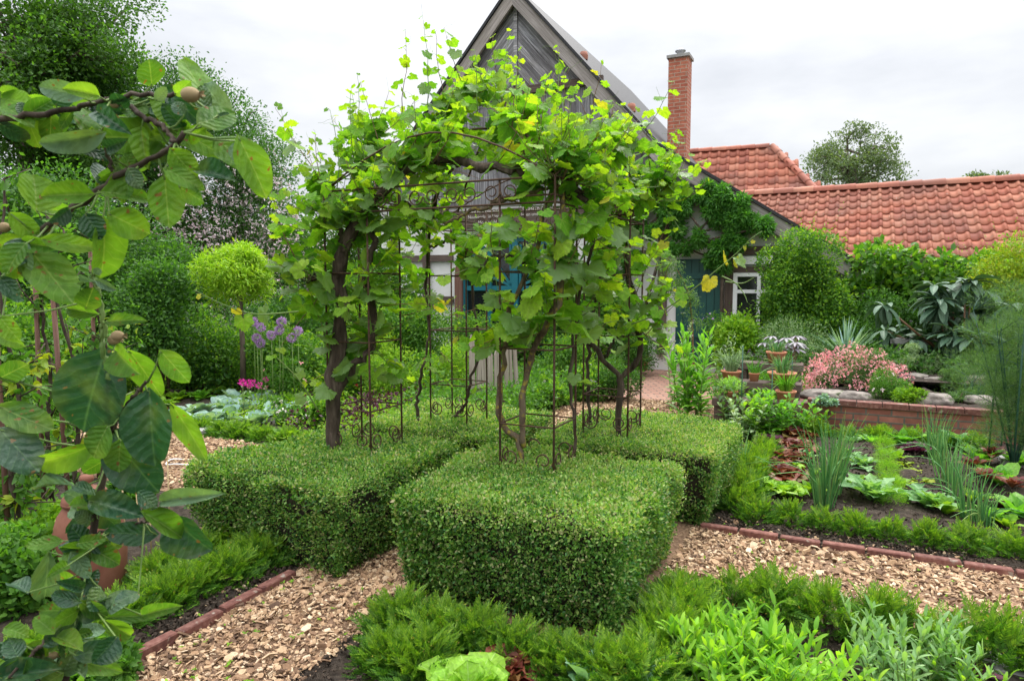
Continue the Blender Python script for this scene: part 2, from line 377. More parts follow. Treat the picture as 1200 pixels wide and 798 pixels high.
M['lettuce'] = leafmat('green_lettuce_leaves', [(.18, .40, .03), (.26, .50, .05), (.36, .58, .08)], tr=.4, rough=.4, veins='pinnate', vc=(.55, .7, .3), trc=(1.5, 1.4, .5))
M['cabbage'] = leafmat('cabbage_leaves', [(.10, .24, .13), (.15, .30, .18), (.20, .36, .22)], tr=.2, rough=.5, veins='pinnate', vc=(.35, .45, .35))
M['jagged'] = leafmat('thistle_leaves', [(.12, .26, .10), (.17, .33, .13), (.24, .40, .17)], tr=.25, rough=.5, veins='pinnate', vc=(.3, .42, .22))
M['greenveg'] = leafmat('green_vegetable_leaves', [(.08, .24, .03), (.13, .32, .04), (.20, .40, .06)], tr=.35, rough=.4, veins='pinnate', vc=(.3, .45, .15))
M['phlox'] = leafmat('lance_leaves', [(.12, .31, .03), (.20, .43, .04), (.31, .53, .06)], tr=.4, rough=.5, trc=(1.8, 1.7, .5))
M['loquat'] = leafmat('long_grey_leaves', [(.035, .085, .05), (.06, .12, .075), (.10, .17, .11)], tr=.1, rough=.55, spec=.25, veins='pinnate', vc=(.15, .22, .14))
M['pink'] = leafmat('pink_petals', [(.78, .26, .33), (.86, .42, .45), (.90, .62, .60)], tr=.3, trc=(1.2, 1., 1.), rough=.6)
M['palepink'] = leafmat('pale_pink_petals', [(.75, .55, .62), (.82, .66, .72), (.85, .78, .80)], tr=.25, trc=(1.1, 1.1, 1.1), rough=.6)
M['violet'] = leafmat('violet_petals', [(.32, .17, .42), (.42, .25, .52), (.52, .36, .60)], tr=.2, trc=(1.1, 1.1, 1.1), rough=.6)
M['magenta'] = leafmat('magenta_petals', [(.60, .02, .30), (.72, .05, .40)], tr=.2, trc=(1.1, 1., 1.1), rough=.6)
M['orange'] = leafmat('orange_petals', [(.75, .10, .02), (.80, .16, .03)], tr=.2, trc=(1.1, 1.1, 1.), rough=.6)
M['crimson'] = leafmat('crimson_petals', [(.45, .01, .03), (.55, .02, .05)], tr=.2, trc=(1.1, 1.1, 1.), rough=.6)
M['bark'] = solid('bark', [(.05, .035, .025), (.11, .085, .06), (.17, .14, .11)], rough=.95, scale=14, bump=1., bdist=.02, stretch=(1, 1, .25))
M['vinebark'] = solid('vine_bark', [(.022, .014, .009), (.06, .042, .03), (.13, .10, .075)], rough=.95, scale=26, bump=1., bdist=.012, stretch=(1, 1, .22))
M['mossbark'] = solid('mossy_vine_bark', [(.06, .04, .025), (.12, .085, .055), (.19, .15, .10)], rough=.95, scale=26, bump=1., bdist=.01, stretch=(1, 1, .3), spots=((.28, .22, .04), 26., .54))
M['twig'] = solid('twigs', [(.05, .03, .018), (.11, .07, .045)], rough=.85, scale=30, bump=.4)
M['cane'] = solid('green_canes', [(.10, .19, .04), (.17, .24, .06)], rough=.6, scale=20, bump=.2)
M['redcane'] = solid('reddish_canes', [(.13, .07, .035), (.19, .10, .05)], rough=.6, scale=20, bump=.2)
M['rust'] = solid('rusty_iron', [(.045, .026, .018), (.09, .05, .033), (.13, .075, .045)], rough=.8, scale=50, bump=.5, bdist=.002, metal=.3)
M['soil'] = solid('garden_soil', [(.018, .012, .008), (.04, .028, .019), (.075, .055, .038)], rough=1., scale=22, bump=1., bdist=.04, detail=10)
M['clod'] = solid('soil_crumbs', [(.022, .015, .01), (.05, .035, .024), (.085, .06, .042)], rough=1., scale=60, bump=.8, bdist=.01, island=.4)
M['pathbase'] = solid('trodden_wood_bits', [(.09, .05, .03), (.22, .13, .075), (.36, .24, .15)], rough=.95, scale=55, bump=1., bdist=.015, detail=8)
def chipmat():
    m, t = newmat('wood_chips'); g = nd(t, 'ShaderNodeNewGeometry'); tx = nd(t, 'ShaderNodeTexCoord')
    c = ramp(t, g.outputs['Random Per Island'], [(0, (.09, .05, .03)), (.22, (.25, .145, .08)), (.5, (.42, .265, .15)), (.8, (.54, .375, .225)), (1, (.70, .54, .37))])
    nz = nd(t, 'ShaderNodeTexNoise', {'Vector': tx.outputs['Object'], 'Scale': 90., 'Detail': 3.})
    c = mixc(t, .6, c, ramp(t, nz.outputs[0], [(.3, (.7, .66, .62)), (.7, (1.15, 1.15, 1.15))]), 'MULTIPLY')
    p = nd(t, 'ShaderNodeBsdfPrincipled', {'Base Color': c, 'Roughness': .85, 'Normal': nd(t, 'ShaderNodeBump', {'Strength': .4, 'Distance': .003, 'Height': nz.outputs[0]}).outputs[0]})
    nd(t, 'ShaderNodeOutputMaterial', {0: p.outputs[0]}); return m
M['chips'] = chipmat()
M['brickedge'] = solid('clinker_brick', [(.09, .032, .025), (.155, .06, .045), (.23, .11, .085)], rough=.85, scale=30, bump=.6, bdist=.004, island=.25, spots=((.30, .25, .2), 18., .62))
M['brick'] = brickmat('red_brick', (.20, .065, .045), (.33, .13, .09), (.13, .11, .09), .24, .075)
M['patio'] = brickmat('patio_brick', (.34, .17, .12), (.42, .24, .17), (.16, .12, .09), .22, .11, .012, 'Object')
M['chimney'] = brickmat('chimney_brick', (.36, .095, .055), (.46, .15, .085), (.45, .30, .22), .24, .075, .010)
M['terracotta'] = solid('terracotta', [(.38, .14, .075), (.48, .20, .11), (.55, .28, .18)], rough=.85, scale=7, bump=.2, spots=((.55, .42, .33), 5., .62))
M['oldclay'] = solid('dark_terracotta', [(.13, .045, .028), (.20, .075, .045), (.26, .11, .07)], rough=.7, scale=5, bump=.15)
M['stone'] = solid('field_stone', [(.10, .085, .075), (.22, .19, .165), (.36, .31, .27)], rough=.9, scale=7, bump=.9, bdist=.03, spots=((.10, .12, .06), 9., .6))
M['slab'] = solid('grey_slab', [(.26, .25, .24), (.38, .37, .35)], rough=.9, scale=10, bump=.3)
M['plaster'] = solid('lime_plaster', [(.68, .67, .65), (.78, .77, .75)], rough=.9, scale=5, bump=.25, bdist=.01)
def woodmat(name, cols, wear=.5, sc_=1.):
    m, t = newmat(name); tx = nd(t, 'ShaderNodeTexCoord'); g = nd(t, 'ShaderNodeNewGeometry')
    mp = nd(t, 'ShaderNodeMapping', {'Vector': tx.outputs['UV'], 'Scale': (1.6*sc_, 38*sc_, 1)})
    off = nd(t, 'ShaderNodeCombineXYZ', {0: mth(t, 'MULTIPLY', g.outputs['Random Per Island'], 37.), 1: mth(t, 'MULTIPLY', g.outputs['Random Per Island'], 91.)})
    va = nd(t, 'ShaderNodeVectorMath', {0: mp.outputs[0], 1: off.outputs[0]}, operation='ADD')
    nz = nd(t, 'ShaderNodeTexNoise', {'Vector': va.outputs[0], 'Scale': 1., 'Detail': 7., 'Roughness': .65})
    n = len(cols); c = ramp(t, nz.outputs[0], [(.28+.44*i/(n-1), x) for i, x in enumerate(cols)])
    c = mixc(t, 1., c, ramp(t, g.outputs['Random Per Island'], [(0, (.6, .58, .58)), (.5, (1, 1, 1.02)), (1, (1.3, 1.28, 1.27))]), 'MULTIPLY')
    n2 = nd(t, 'ShaderNodeTexNoise', {'Vector': tx.outputs['Object'], 'Scale': 1.3, 'Detail': 5.})
    c = mixc(t, wear, c, ramp(t, n2.outputs[0], [(.35, (.62, .58, .56)), (.65, (1.2, 1.2, 1.22))]), 'MULTIPLY')
    bp = nd(t, 'ShaderNodeBump', {'Strength': .8, 'Distance': .006, 'Height': nz.outputs[0]})
    p = nd(t, 'ShaderNodeBsdfPrincipled', {'Base Color': c, 'Roughness': .9, 'Normal': bp.outputs[0]})
    nd(t, 'ShaderNodeOutputMaterial', {0: p.outputs[0]}); return m
M['board'] = woodmat('weathered_boards', [(.05, .05, .053), (.22, .215, .225), (.54, .53, .55)], .8)
M['rake'] = woodmat('weathered_beam', [(.14, .12, .11), (.28, .25, .23), (.42, .38, .36)], .4)
M['darkbeam'] = woodmat('dark_timber', [(.05, .035, .028), (.10, .07, .055), (.16, .12, .10)], .5)
M['redbeam'] = woodmat('brown_timber', [(.10, .045, .03), (.17, .085, .06), (.22, .13, .10)], .4)
M['stake'] = woodmat('grey_stakes', [(.16, .13, .10), (.30, .26, .21), (.42, .37, .31)], .4)
M['teal'] = solid('teal_paint', [(.010, .115, .15), (.014, .15, .19)], rough=.4, scale=3, bump=.05)
M['doorgreen'] = solid('dark_green_paint', [(.008, .055, .05), (.012, .075, .065)], rough=.45, scale=3, bump=.05)
M['white'] = solid('white_paint', [(.76, .76, .76), (.82, .82, .82)], rough=.5, scale=4, bump=.05)
def glassmat():
    m, t = newmat('window_glass')
    p = nd(t, 'ShaderNodeBsdfPrincipled', {'Base Color': (.012, .014, .016, 1), 'Roughness': .06, 'Specular IOR Level': .6})
    nd(t, 'ShaderNodeOutputMaterial', {0: p.outputs[0]}); return m
M['glass'] = glassmat()
M['tar'] = solid('black_roof_felt', [(.012, .012, .014), (.03, .03, .033)], rough=.6, scale=20, bump=.3)
M['lead'] = solid('zinc', [(.30, .31, .33), (.42, .43, .45)], rough=.45, scale=6, bump=.1, metal=.7)
def tilemat():
    m, t = newmat('clay_pantiles'); tx = nd(t, 'ShaderNodeTexCoord'); g = nd(t, 'ShaderNodeNewGeometry')
    nz = nd(t, 'ShaderNodeTexNoise', {'Vector': tx.outputs['Object'], 'Scale': 5., 'Detail': 6., 'Roughness': .65})
    n3 = nd(t, 'ShaderNodeTexNoise', {'Vector': tx.outputs['Object'], 'Scale': .8, 'Detail': 3.})
    c = ramp(t, g.outputs['Random Per Island'], [(0, (.30, .09, .055)), (.3, (.38, .12, .07)), (.7, (.43, .15, .085)), (1, (.50, .21, .13))])
    c = mixc(t, .8, c, ramp(t, nz.outputs[0], [(.3, (.66, .62, .62)), (.65, (1.12, 1.1, 1.1))]), 'MULTIPLY')
    c = mixc(t, ramp(t, n3.outputs[0], [(.42, (0, 0, 0)), (.7, (.65, .65, .65))]), c, (.19, .10, .075))
    p = nd(t, 'ShaderNodeBsdfPrincipled', {'Base Color': c, 'Roughness': .75, 'Normal': nd(t, 'ShaderNodeBump', {'Strength': .3, 'Distance': .01, 'Height': nz.outputs[0]}).outputs[0]})
    nd(t, 'ShaderNodeOutputMaterial', {0: p.outputs[0]}); return m
M['tile'] = tilemat()
M['signtext'] = solid('pale_lettering', [(.50, .46, .42), (.60, .56, .52)], rough=.8, bump=0.)
M['straw'] = solid('bamboo_cane', [(.38, .28, .14), (.50, .38, .20)], rough=.6, scale=12, bump=.1)
M['greenstake'] = solid('green_plastic_stake', [(.02, .07, .045), (.03, .10, .06)], rough=.5, scale=10, bump=.05)
M['fruit'] = solid('downy_fruit', [(.24, .16, .09), (.33, .25, .13)], rough=.9, scale=30, bump=.2)
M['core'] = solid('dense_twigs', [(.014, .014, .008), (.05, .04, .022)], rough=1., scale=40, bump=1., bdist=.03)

# ------------------------------------------------------------------ the ground
def sheet(name, a0, a1, b0, b1, z, mat, step=.08, amp=0., shape=None):
    na = max(2, int((a1-a0)/step)); nb = max(2, int((b1-b0)/step))
    A, B = np.meshgrid(np.linspace(a0, a1, na), np.linspace(b0, b1, nb), indexing='ij')
    P = A[..., None]*E1+B[..., None]*E2; P[..., 2] = z
    if amp:
        ed = np.minimum(np.minimum(A-a0, a1-A), np.minimum(B-b0, b1-B)); ed = np.clip(ed/.15, 0, 1)
        P[..., 2] += (amp*(wob(P*4)*.5+.5)+amp*.5*wob(P*13))*ed
    i = np.arange(na-1)[:, None]*nb; j = np.arange(nb-1)[None]
    F = np.stack([i+j, i+nb+j, i+nb+j+1, i+j+1], -1).reshape(-1, 4)
    mb = MB(); mb.add(P.reshape(-1, 3), [F]); return struct(mb.build(name, mat))
m = MB(); m.add([(-250, -60, -.03), (250, -60, -.03), (250, 400, -.03), (-250, 400, -.03)], [np.array([[0, 1, 2, 3]])], smooth=False)
M['farground'] = solid('rough_grass', [(.025, .04, .012), (.05, .08, .02)], rough=1., scale=3, bump=.5)
struct(m.build('ground', M['farground']))
BEDS = [(-8, -2.68, -1, 3.5), (-8, -3.45, 5.0, 9.6), (-.75, 6, 4.5, 8.0), (-1.98, -.8, -1, 2.75), (-.8, 6, -1, 3.52), (-14, -8, -2, 14), (-8, -4.6, 9.6, 13), (-1.0, 6.5, 8.0, 13.2)]
for k, b in enumerate(BEDS): sheet('soil', *b, .0, M['soil'], .05 if k < 5 and k != 1 else .15, .035)
# chip-covered paths: one cross and the square under the clipped blocks
PATHS = [(-2.66, -1.98, -1, 2.75), (-3.8, -.8, 2.75, 5.7), (-.8, 6.5, 3.52, 4.46), (-8.5, -3.8, 3.5, 5.0), (-3.4, -1.0, 5.7, 9.3)]
for p in PATHS: sheet('path', *p, .004, M['pathbase'], .06, .012)
sheet('brick_terrace', -4.6, -1.0, 9.3, 12.84, .01, M['patio'], .5)

def chip_template(seed):
    r = np.random.default_rng(seed); n = r.integers(4, 7); an = np.sort(r.uniform(0, 6.28, n))
    an = np.linspace(0, 6.28, n, endpoint=False)+r.uniform(-.35, .35, n); rad = r.uniform(.7, 1.15, n)
    x = np.cos(an)*rad*.5; y = np.sin(an)*rad*r.uniform(.55, .95)*.5; tl = r.uniform(-.12, .12, 2)
    top = np.stack([x*.92, y*.92, .05+tl[0]*x+r.uniform(0, .04, n)], -1); bot = np.stack([x, y, np.full(n, -.05)+tl[0]*x], -1)
    i = np.arange(n); j = (i+1) % n
    return (np.concatenate([bot, top]), [(i+n)[None], np.stack([i, j, j+n, i+n], -1)], None)
CHIPS = [chip_template(i) for i in range(9)]
def scatter_chips(mb, n, a0, a1, b0, b1, smin, smax, zmax=.022):
    for k in range(9):
        m_ = n//9; a = rng.uniform(a0, a1, m_); b = rng.uniform(b0, b1, m_)
        P = a[:, None]*E1+b[:, None]*E2; thin = (wob(P*1.7)+.5*wob(P*5+2) > .75) & (rng.random(m_) < .62); P = P[~thin]; m_ = len(P); P[:, 2] = rng.uniform(.008, zmax, m_)+.012*(wob(P*5)*.5+.5)
        no = nrm(np.array([0, 0, 1.])+rng.normal(size=(m_, 3))*.28); s = rng.uniform(smin, smax, m_)*rng.uniform(.6, 1.15, m_)
        mb.scatter(CHIPS[k], P, frames(rv(m_), no), s, smooth=False)
mb = MB()
scatter_chips(mb, 9000, -2.66, -1.94, 1.2, 2.95, .018, .042)
scatter_chips(mb, 2600, -2.4, -1.9, 2.9, 4.2, .018, .04)
scatter_chips(mb, 17000, -.85, 3.2, 3.50, 4.44, .018, .045)
scatter_chips(mb, 6000, 3.2, 6.5, 3.5, 4.44, .03, .055)
scatter_chips(mb, 7000, -7.5, -3.4, 3.55, 4.95, .022, .05)
scatter_chips(mb, 9000, -3.3, -1.0, 6.3, 9.3, .025, .055)
scatter_chips(mb, 7000, -2.7, -1.9, 1.2, 3.4, .006, .016)
scatter_chips(mb, 11000, -.85, 3.4, 3.45, 4.5, .006, .016)
scatter_chips(mb, 500, -2.7, -1.9, 1.2, 3.0, .045, .065, .03)
scatter_chips(mb, 800, -.8, 3.2, 3.45, 4.55, .045, .07, .03)
scatter_chips(mb, 220, -3.0, -2.66, 1.2, 2.8, .015, .035)
scatter_chips(mb, 420, -.8, 4, 4.5, 4.75, .015, .045)
scatter_chips(mb, 160, -.5, 2, 3.0, 3.5, .02, .045)
tag(mb.build('wood_chips', M['chips']), 'pale brown wood chips strewn over the garden paths', 'wood chips', kind='stuff')
# soil crumbs and little weeds
mb = MB()
for (a0, a1, b0, b1, n) in [(-3.3, -2.68, 1.2, 2.8, 3000), (-.75, 4, 4.48, 4.8, 4500), (-.7, 3.5, 4.8, 7.8, 7000), (-.7, 2.5, 2.2, 3.5, 3500), (-1.95, -.7, 1.5, 2.6, 1200), (-6, -3.5, 5.3, 8, 3000)]:
    for k in range(3):
        m_ = n//3; a = rng.uniform(a0, a1, m_); b = rng.uniform(b0, b1, m_); P = a[:, None]*E1+b[:, None]*E2; P[:, 2] = rng.uniform(.01, .045, m_)
        v, f, _ = CHIPS[k]; v = v.copy(); v[:, 2] *= 6
        mb.scatter((v, f, None), P, frames(rv(m_), rv(m_)), rng.uniform(.006, .022, m_), smooth=False)
tag(mb.build('soil_crumbs', M['clod']), 'dark crumbs of soil on the beds', 'soil crumbs', kind='stuff')
mb = MB()
for (a0, a1, b0, b1, n) in [(-3.2, -1.95, 1.2, 2.9, 150), (-.7, 3, 3.45, 4.8, 160), (-.7, 3, 5, 7.8, 160)]:
    a = rng.uniform(a0, a1, n); b = rng.uniform(b0, b1, n); P0 = a[:, None]*E1+b[:, None]*E2; P0[:, 2] = .035
    P = np.repeat(P0, 5, 0); m_ = len(P); tip = nrm(rv(m_)*[1, 1, .2]+[0, 0, .35])
    mb.scatter(T_OVAL, P, frames(tip, nrm(rv(m_)*.4+[0, 0, 1])), rng.uniform(.008, .022, m_))
tag(mb.build('seedling_weeds', M['shrubbright']), 'tiny green weed seedlings dotted over path and soil', 'weeds', kind='stuff')

# ------------------------------------------------------------------ brick edging
def edging(label, p0, p1):
    p0 = np.array(p0); p1 = np.array(p1); d = p1-p0; ln = np.linalg.norm(d); d = d/ln; nn = np.array([-d[1], d[0], 0])
    mb = MB(); k = 0; x = 0
    while x < ln:
        l = .235; jz = rng.normal()*.004; jy = rng.normal()*.004; c = p0+d*(x+l/2)+nn*jy+UZ*(.022+jz)
        rot = rng.normal()*.012; dd = d*math.cos(rot)+nn*math.sin(rot); n2 = np.array([-dd[1], dd[0], 0])
        q = MB(); q.box((0, 0, 0), l/2-.004, .026, .03)
        # soften the brick's upper edges by a chamfered cap
        hx, hy = l/2-.004, .026
        V = np.array([(-hx, -hy, .03), (hx, -hy, .03), (hx, hy, .03), (-hx, hy, .03), (-hx+.006, -hy+.006, .036), (hx-.006, -hy+.006, .036), (hx-.006, hy-.006, .036), (-hx+.006, hy-.006, .036)])
        q2 = V[:, :1]*dd+V[:, 1:2]*n2+V[:, 2:]*UZ+c
        mb.box(c, hx, hy, .0299, np.array([dd, n2, UZ]))
        mb.add(q2, [np.array([[4, 5, 6, 7], [0, 1, 5, 4], [1, 2, 6, 5], [2, 3, 7, 6], [3, 0, 4, 7]])], 0, None, False)
        x += l+.006
    return tag(mb.build('brick_edging', M['brickedge'], loc=p0), label, 'edging')
edging('dark red brick edging along the near left bed, ending at the clipped box block', W(-2.66, .8), W(-2.66, 2.70))
edging('dark red brick edging between the chip path and the vegetable bed', W(-.80, 4.46), W(5.5, 4.46))
edging('brick edging of the rear bed beside the brick terrace', W(-1.0, 7.2), W(-1.0, 9.2))

# ------------------------------------------------------------------ clipped box blocks
def box_block(label, a0, a1, b0, b1, h, n, seed, leaf=(.012, .025)):
    r = np.random.default_rng(seed); ca, cb = (a0+a1)/2, (b0+b1)/2; ha, hb = (a1-a0)/2, (b1-b0)/2
    base = W(ca, cb)
    def surf(m_):
        # sample a rounded block surface in local coordinates
        At = 4*ha*hb; As = 4*(ha+hb)*h; top = r.random(m_) < At/(At+As)*1.15
        p = np.zeros((m_, 3)); no = np.zeros((m_, 3))
        u = r.uniform(-1, 1, m_); v = r.uniform(-1, 1, m_)
        p[top] = np.stack([u*ha, v*hb, np.full(m_, h)], -1)[top]; no[top] = (0, 0, 1)
        s = ~top; side = r.random(m_) < ha/(ha+hb); sg = np.where(r.random(m_) < .5, -1, 1)
        zz = r.random(m_)**.9*h
        q = s & side; p[q] = np.stack([u*ha, sg*hb, zz], -1)[q]; no[q] = np.stack([0*u, sg, 0*u], -1)[q]
        q = s & ~side; p[q] = np.stack([sg*ha, u*hb, zz], -1)[q]; no[q] = np.stack([sg, 0*u, 0*u], -1)[q]
        # round: shrink towards a rounded box of radius rr
        rr = .085; inn = np.stack([np.clip(p[:, 0], -ha+rr, ha-rr), np.clip(p[:, 1], -hb+rr, hb-rr), np.minimum(p[:, 2], h-rr)], -1)
        d = p-inn; dl = np.linalg.norm(d, axis=1, keepdims=True); nn = nrm(d)
        p2 = inn+nn*rr; return p2, nn
    def shape(p, nn):
        wz = base+p[:, :1]*E1+p[:, 1:2]*E2+p[:, 2:]*UZ
        bulge = .018*wob(wz*3.1)+.012*wob(wz*9)+.008*wob(wz*19)
        t = np.clip(p[:, 2]/h, 0, 1); taper = -.11*(1-t)**1.6
        nw = nn[:, :1]*E1+nn[:, 1:2]*E2+nn[:, 2:]*UZ
        hor = nw.copy(); hor[:, 2] = 0
        return wz+nw*bulge[:, None]+hor*taper[:, None], nw
    root = thing('box_hedge', label, 'hedge', base, 0)
    p, nn = surf(n); P, NW = shape(p, nn)
    depth = r.exponential(.022, n); out = r.random(n) < .05; depth[out] = -r.uniform(.005, .03, out.sum())
    P = P-NW*depth[:, None]+r.normal(size=(n, 3))*.006
    P[:, 2] = np.maximum(P[:, 2], .01)
    no = nrm(NW*.55+np.array([0, 0, .55])+r.normal(size=(n, 3))*.55); tip = nrm(NW*.6+np.array([0, 0, .35])+r.normal(size=(n, 3))*.7)
    S = r.uniform(leaf[0], leaf[1], n)*(1+.18*wob(P*3+9))
    gap = (wob(P*8+3)+.5*wob(P*17) > .95) & (NW[:, 2] < .6) & (r.random(n) < .8)
    tuft = (wob(P*11+1) > 1.15) & (r.random(n) < .5); P = P+NW*(tuft*r.uniform(.0, .03, n))[:, None]
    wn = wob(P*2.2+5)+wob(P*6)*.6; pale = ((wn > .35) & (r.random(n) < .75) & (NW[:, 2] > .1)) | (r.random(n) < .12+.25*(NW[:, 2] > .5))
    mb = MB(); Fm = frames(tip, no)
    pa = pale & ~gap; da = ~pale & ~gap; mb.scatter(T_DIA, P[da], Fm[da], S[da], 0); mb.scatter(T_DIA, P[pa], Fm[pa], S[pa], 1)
    mb.build('foliage', [M['box'], M['boxpale']], root, org=base)
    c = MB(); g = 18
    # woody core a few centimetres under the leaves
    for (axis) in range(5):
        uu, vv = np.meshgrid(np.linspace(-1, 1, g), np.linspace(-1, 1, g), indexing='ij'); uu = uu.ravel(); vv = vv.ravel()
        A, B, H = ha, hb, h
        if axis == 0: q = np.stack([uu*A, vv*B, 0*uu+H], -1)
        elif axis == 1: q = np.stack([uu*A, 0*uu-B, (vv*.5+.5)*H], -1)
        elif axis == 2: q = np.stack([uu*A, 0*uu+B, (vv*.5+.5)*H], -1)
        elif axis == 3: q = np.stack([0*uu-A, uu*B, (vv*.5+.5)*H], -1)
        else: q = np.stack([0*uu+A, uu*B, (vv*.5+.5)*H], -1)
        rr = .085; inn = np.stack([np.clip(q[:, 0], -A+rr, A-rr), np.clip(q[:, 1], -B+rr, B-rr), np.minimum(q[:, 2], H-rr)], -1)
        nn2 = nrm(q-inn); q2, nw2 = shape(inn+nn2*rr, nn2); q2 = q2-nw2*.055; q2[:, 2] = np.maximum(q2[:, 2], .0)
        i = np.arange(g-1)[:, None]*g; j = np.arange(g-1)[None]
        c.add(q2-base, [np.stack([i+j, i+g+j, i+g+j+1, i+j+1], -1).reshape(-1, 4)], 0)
    # bare twigs poking through
    for k in range(60):
        pp, nw = shape(*surf(1)); pp = pp[0]-base; nw = nw[0]
        a = pp-nw*.05; b = pp+nw*r.uniform(0, .03)+r.normal(size=3)*.02; c.tube([a, (a+b)/2+r.normal(size=3)*.005, b], [.0015, .0012, .0006], 4)
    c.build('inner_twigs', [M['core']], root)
    return root
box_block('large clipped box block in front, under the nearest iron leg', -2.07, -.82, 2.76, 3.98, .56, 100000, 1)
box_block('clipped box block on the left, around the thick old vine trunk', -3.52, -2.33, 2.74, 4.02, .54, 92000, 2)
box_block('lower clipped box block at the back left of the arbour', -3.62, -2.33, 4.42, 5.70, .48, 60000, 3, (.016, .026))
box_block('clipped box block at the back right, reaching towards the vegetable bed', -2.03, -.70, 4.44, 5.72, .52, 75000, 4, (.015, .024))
# ------------------------------------------------------------------ farmhouse: gable facade in the plane b = BF
BF = 12.84
def Fc(s, z, o=0.): return W(s, BF-o, z)                      # o: how far proud of the wall
HB = W(-6.15, BF, 0)
house = thing('farmhouse', 'old farmhouse with steep weathered board gable, white plaster and arched teal barn door', 'house', HB)
def hp(mb, name, mats, par=house, label=None):
    o = mb.build(name, mats, par, org=HB)
    if label: o['label'] = label
    return o
SC, ZA = -6.15, 7.50                                          # ridge position and height
def zr(s):                                                    # roof line over the facade
    d = s-SC
    if d < 0: return ZA+d*1.10
    return ZA-d*1.13 if d < 2.98 else ZA-2.98*1.13-(d-2.98)*.655
SL, SR = -9.7, .02
# diagonal boards of the top gable: chevrons parallel to the rakes
mb = MB(); zb = 5.58
for sg, m_ in ((-1, 1.10), (1, 1.13)):
    wv = .135*math.sqrt(1+m_*m_); k = 0
    while True:
        t0 = ZA-.12-k*wv; t1 = ZA-.12-(k+1)*wv+.008
        if t0 <= zb+.02: break
        x0, x1 = .045, (t0-zb)/m_; x1b = (t1-zb)/m_
        if x1b > .05: poly = [(x0, t0-m_*x0), (x1, zb), (x1b, zb), (x0, t1-m_*x0)]
        else: poly = [(x0, t0-m_*x0), (x1, zb), (x0, zb)]
        P = [Fc(SC+sg*x, z, .03) for x, z in poly]
        if sg < 0: P = P[::-1]
        mb.prism(P, -E2, .022+random.uniform(0, .006), 0, udir=nrm(E1*sg-UZ*m_)); k += 1
mb.box(Fc(SC, (ZA+zb)/2-.05, .05), .04, .03, (ZA-zb)/2-.1, np.array([E1, -E2, UZ]))
hp(mb, 'herringbone_boards', M['board'])
# vertical boards between beam and half timbering
mb = MB(); s = -9.2
while s < -1.6:
    wd = random.uniform(.13, .19); s1 = s+wd-.006
    lo = 3.27 if s < -2.2 else 3.0
    t0, t1 = min(zb-.13, zr(s)-.1), min(zb-.13, zr(s1)-.1)
    if min(t0, t1) > lo+.05:
        mb.prism([Fc(s, lo, .0), Fc(s1, lo, .0), Fc(s1, t1, .0), Fc(s, t0, .0)], -E2, .022+random.uniform(0, .008), 0, udir=UZ)
    s += wd
hp(mb, 'vertical_boards', M['board'])
# masonry body behind
mb = MB()
prof = [(SL+.1, 0), (SR-.4, 0), (SR-.4, zr(SR-.4)-.15), (SC+2.98, zr(SC+2.98)-.15), (SC, ZA-.2), (SL+.1, zr(SL+.1)-.15)]
mb.prism([Fc(s, z, -.02) for s, z in prof], E2, .3)
hp(mb, 'wall', M['plaster'])
mb = MB()
mb.prism([W(SL+.4, BF+.4, 0), W(SR-.9, BF+.4, 0), W(SR-.9, BF+.4, 2.2), W(SL+.4, BF+.4, 2.2)], E2, 14)
hp(mb, 'side_wall', M['plaster'])
mb = MB(); BL = []
AX = np.array([E1, -E2, UZ])
def beam(s0, z0, s1, z1, wd, o=.035, th=.04, mat=0):
    a, b = Fc(s0, z0, 0), Fc(s1, z1, 0); d = nrm(b-a); n = np.cross(-E2, d); l = np.linalg.norm(b-a)
    mb.box((a+b)/2-E2*o, l/2, wd/2, th/2, np.array([d, n, -E2]))
def tbeam(*a, **k):
    global mb
    mb = MB(); beam(*a, **k); hp(mb, 'timber_beam', M['darkbeam'])
tbeam(SC-1.8, zb-.06, SC+1.85, zb-.06, .15, .06, .07)
tbeam(-9.3, 3.15, -7.75, 3.15, .22, .07); tbeam(-4.55, 3.15, -2.3, 3.15, .22, .07)
tbeam(-2.3, 2.85, -1.75, 2.85, .16, .07)
for s in (-9.2, -8.35, -4.2, -3.1, -1.88, -.9): tbeam(s, .3, s, min(3.04, zr(s)-.3), .17, .045)
for z in (1.3, 2.2):
    tbeam(-9.1, z, -8.44, z, .14, .04); tbeam(-8.26, z, -7.66, z, .14, .04)
tbeam(-1.79, 2.22, -.99, 2.22, .15, .04); tbeam(-1.79, 1.89, -.99, 1.89, .10, .06); tbeam(-4.1, 2.2, -3.2, 2.2, .14, .04)
mb = MB()
beam(-7.75, 3.0, -4.55, 3.0, .36, .10, .10)
hp(mb, 'inscribed_beam', M['darkbeam'])
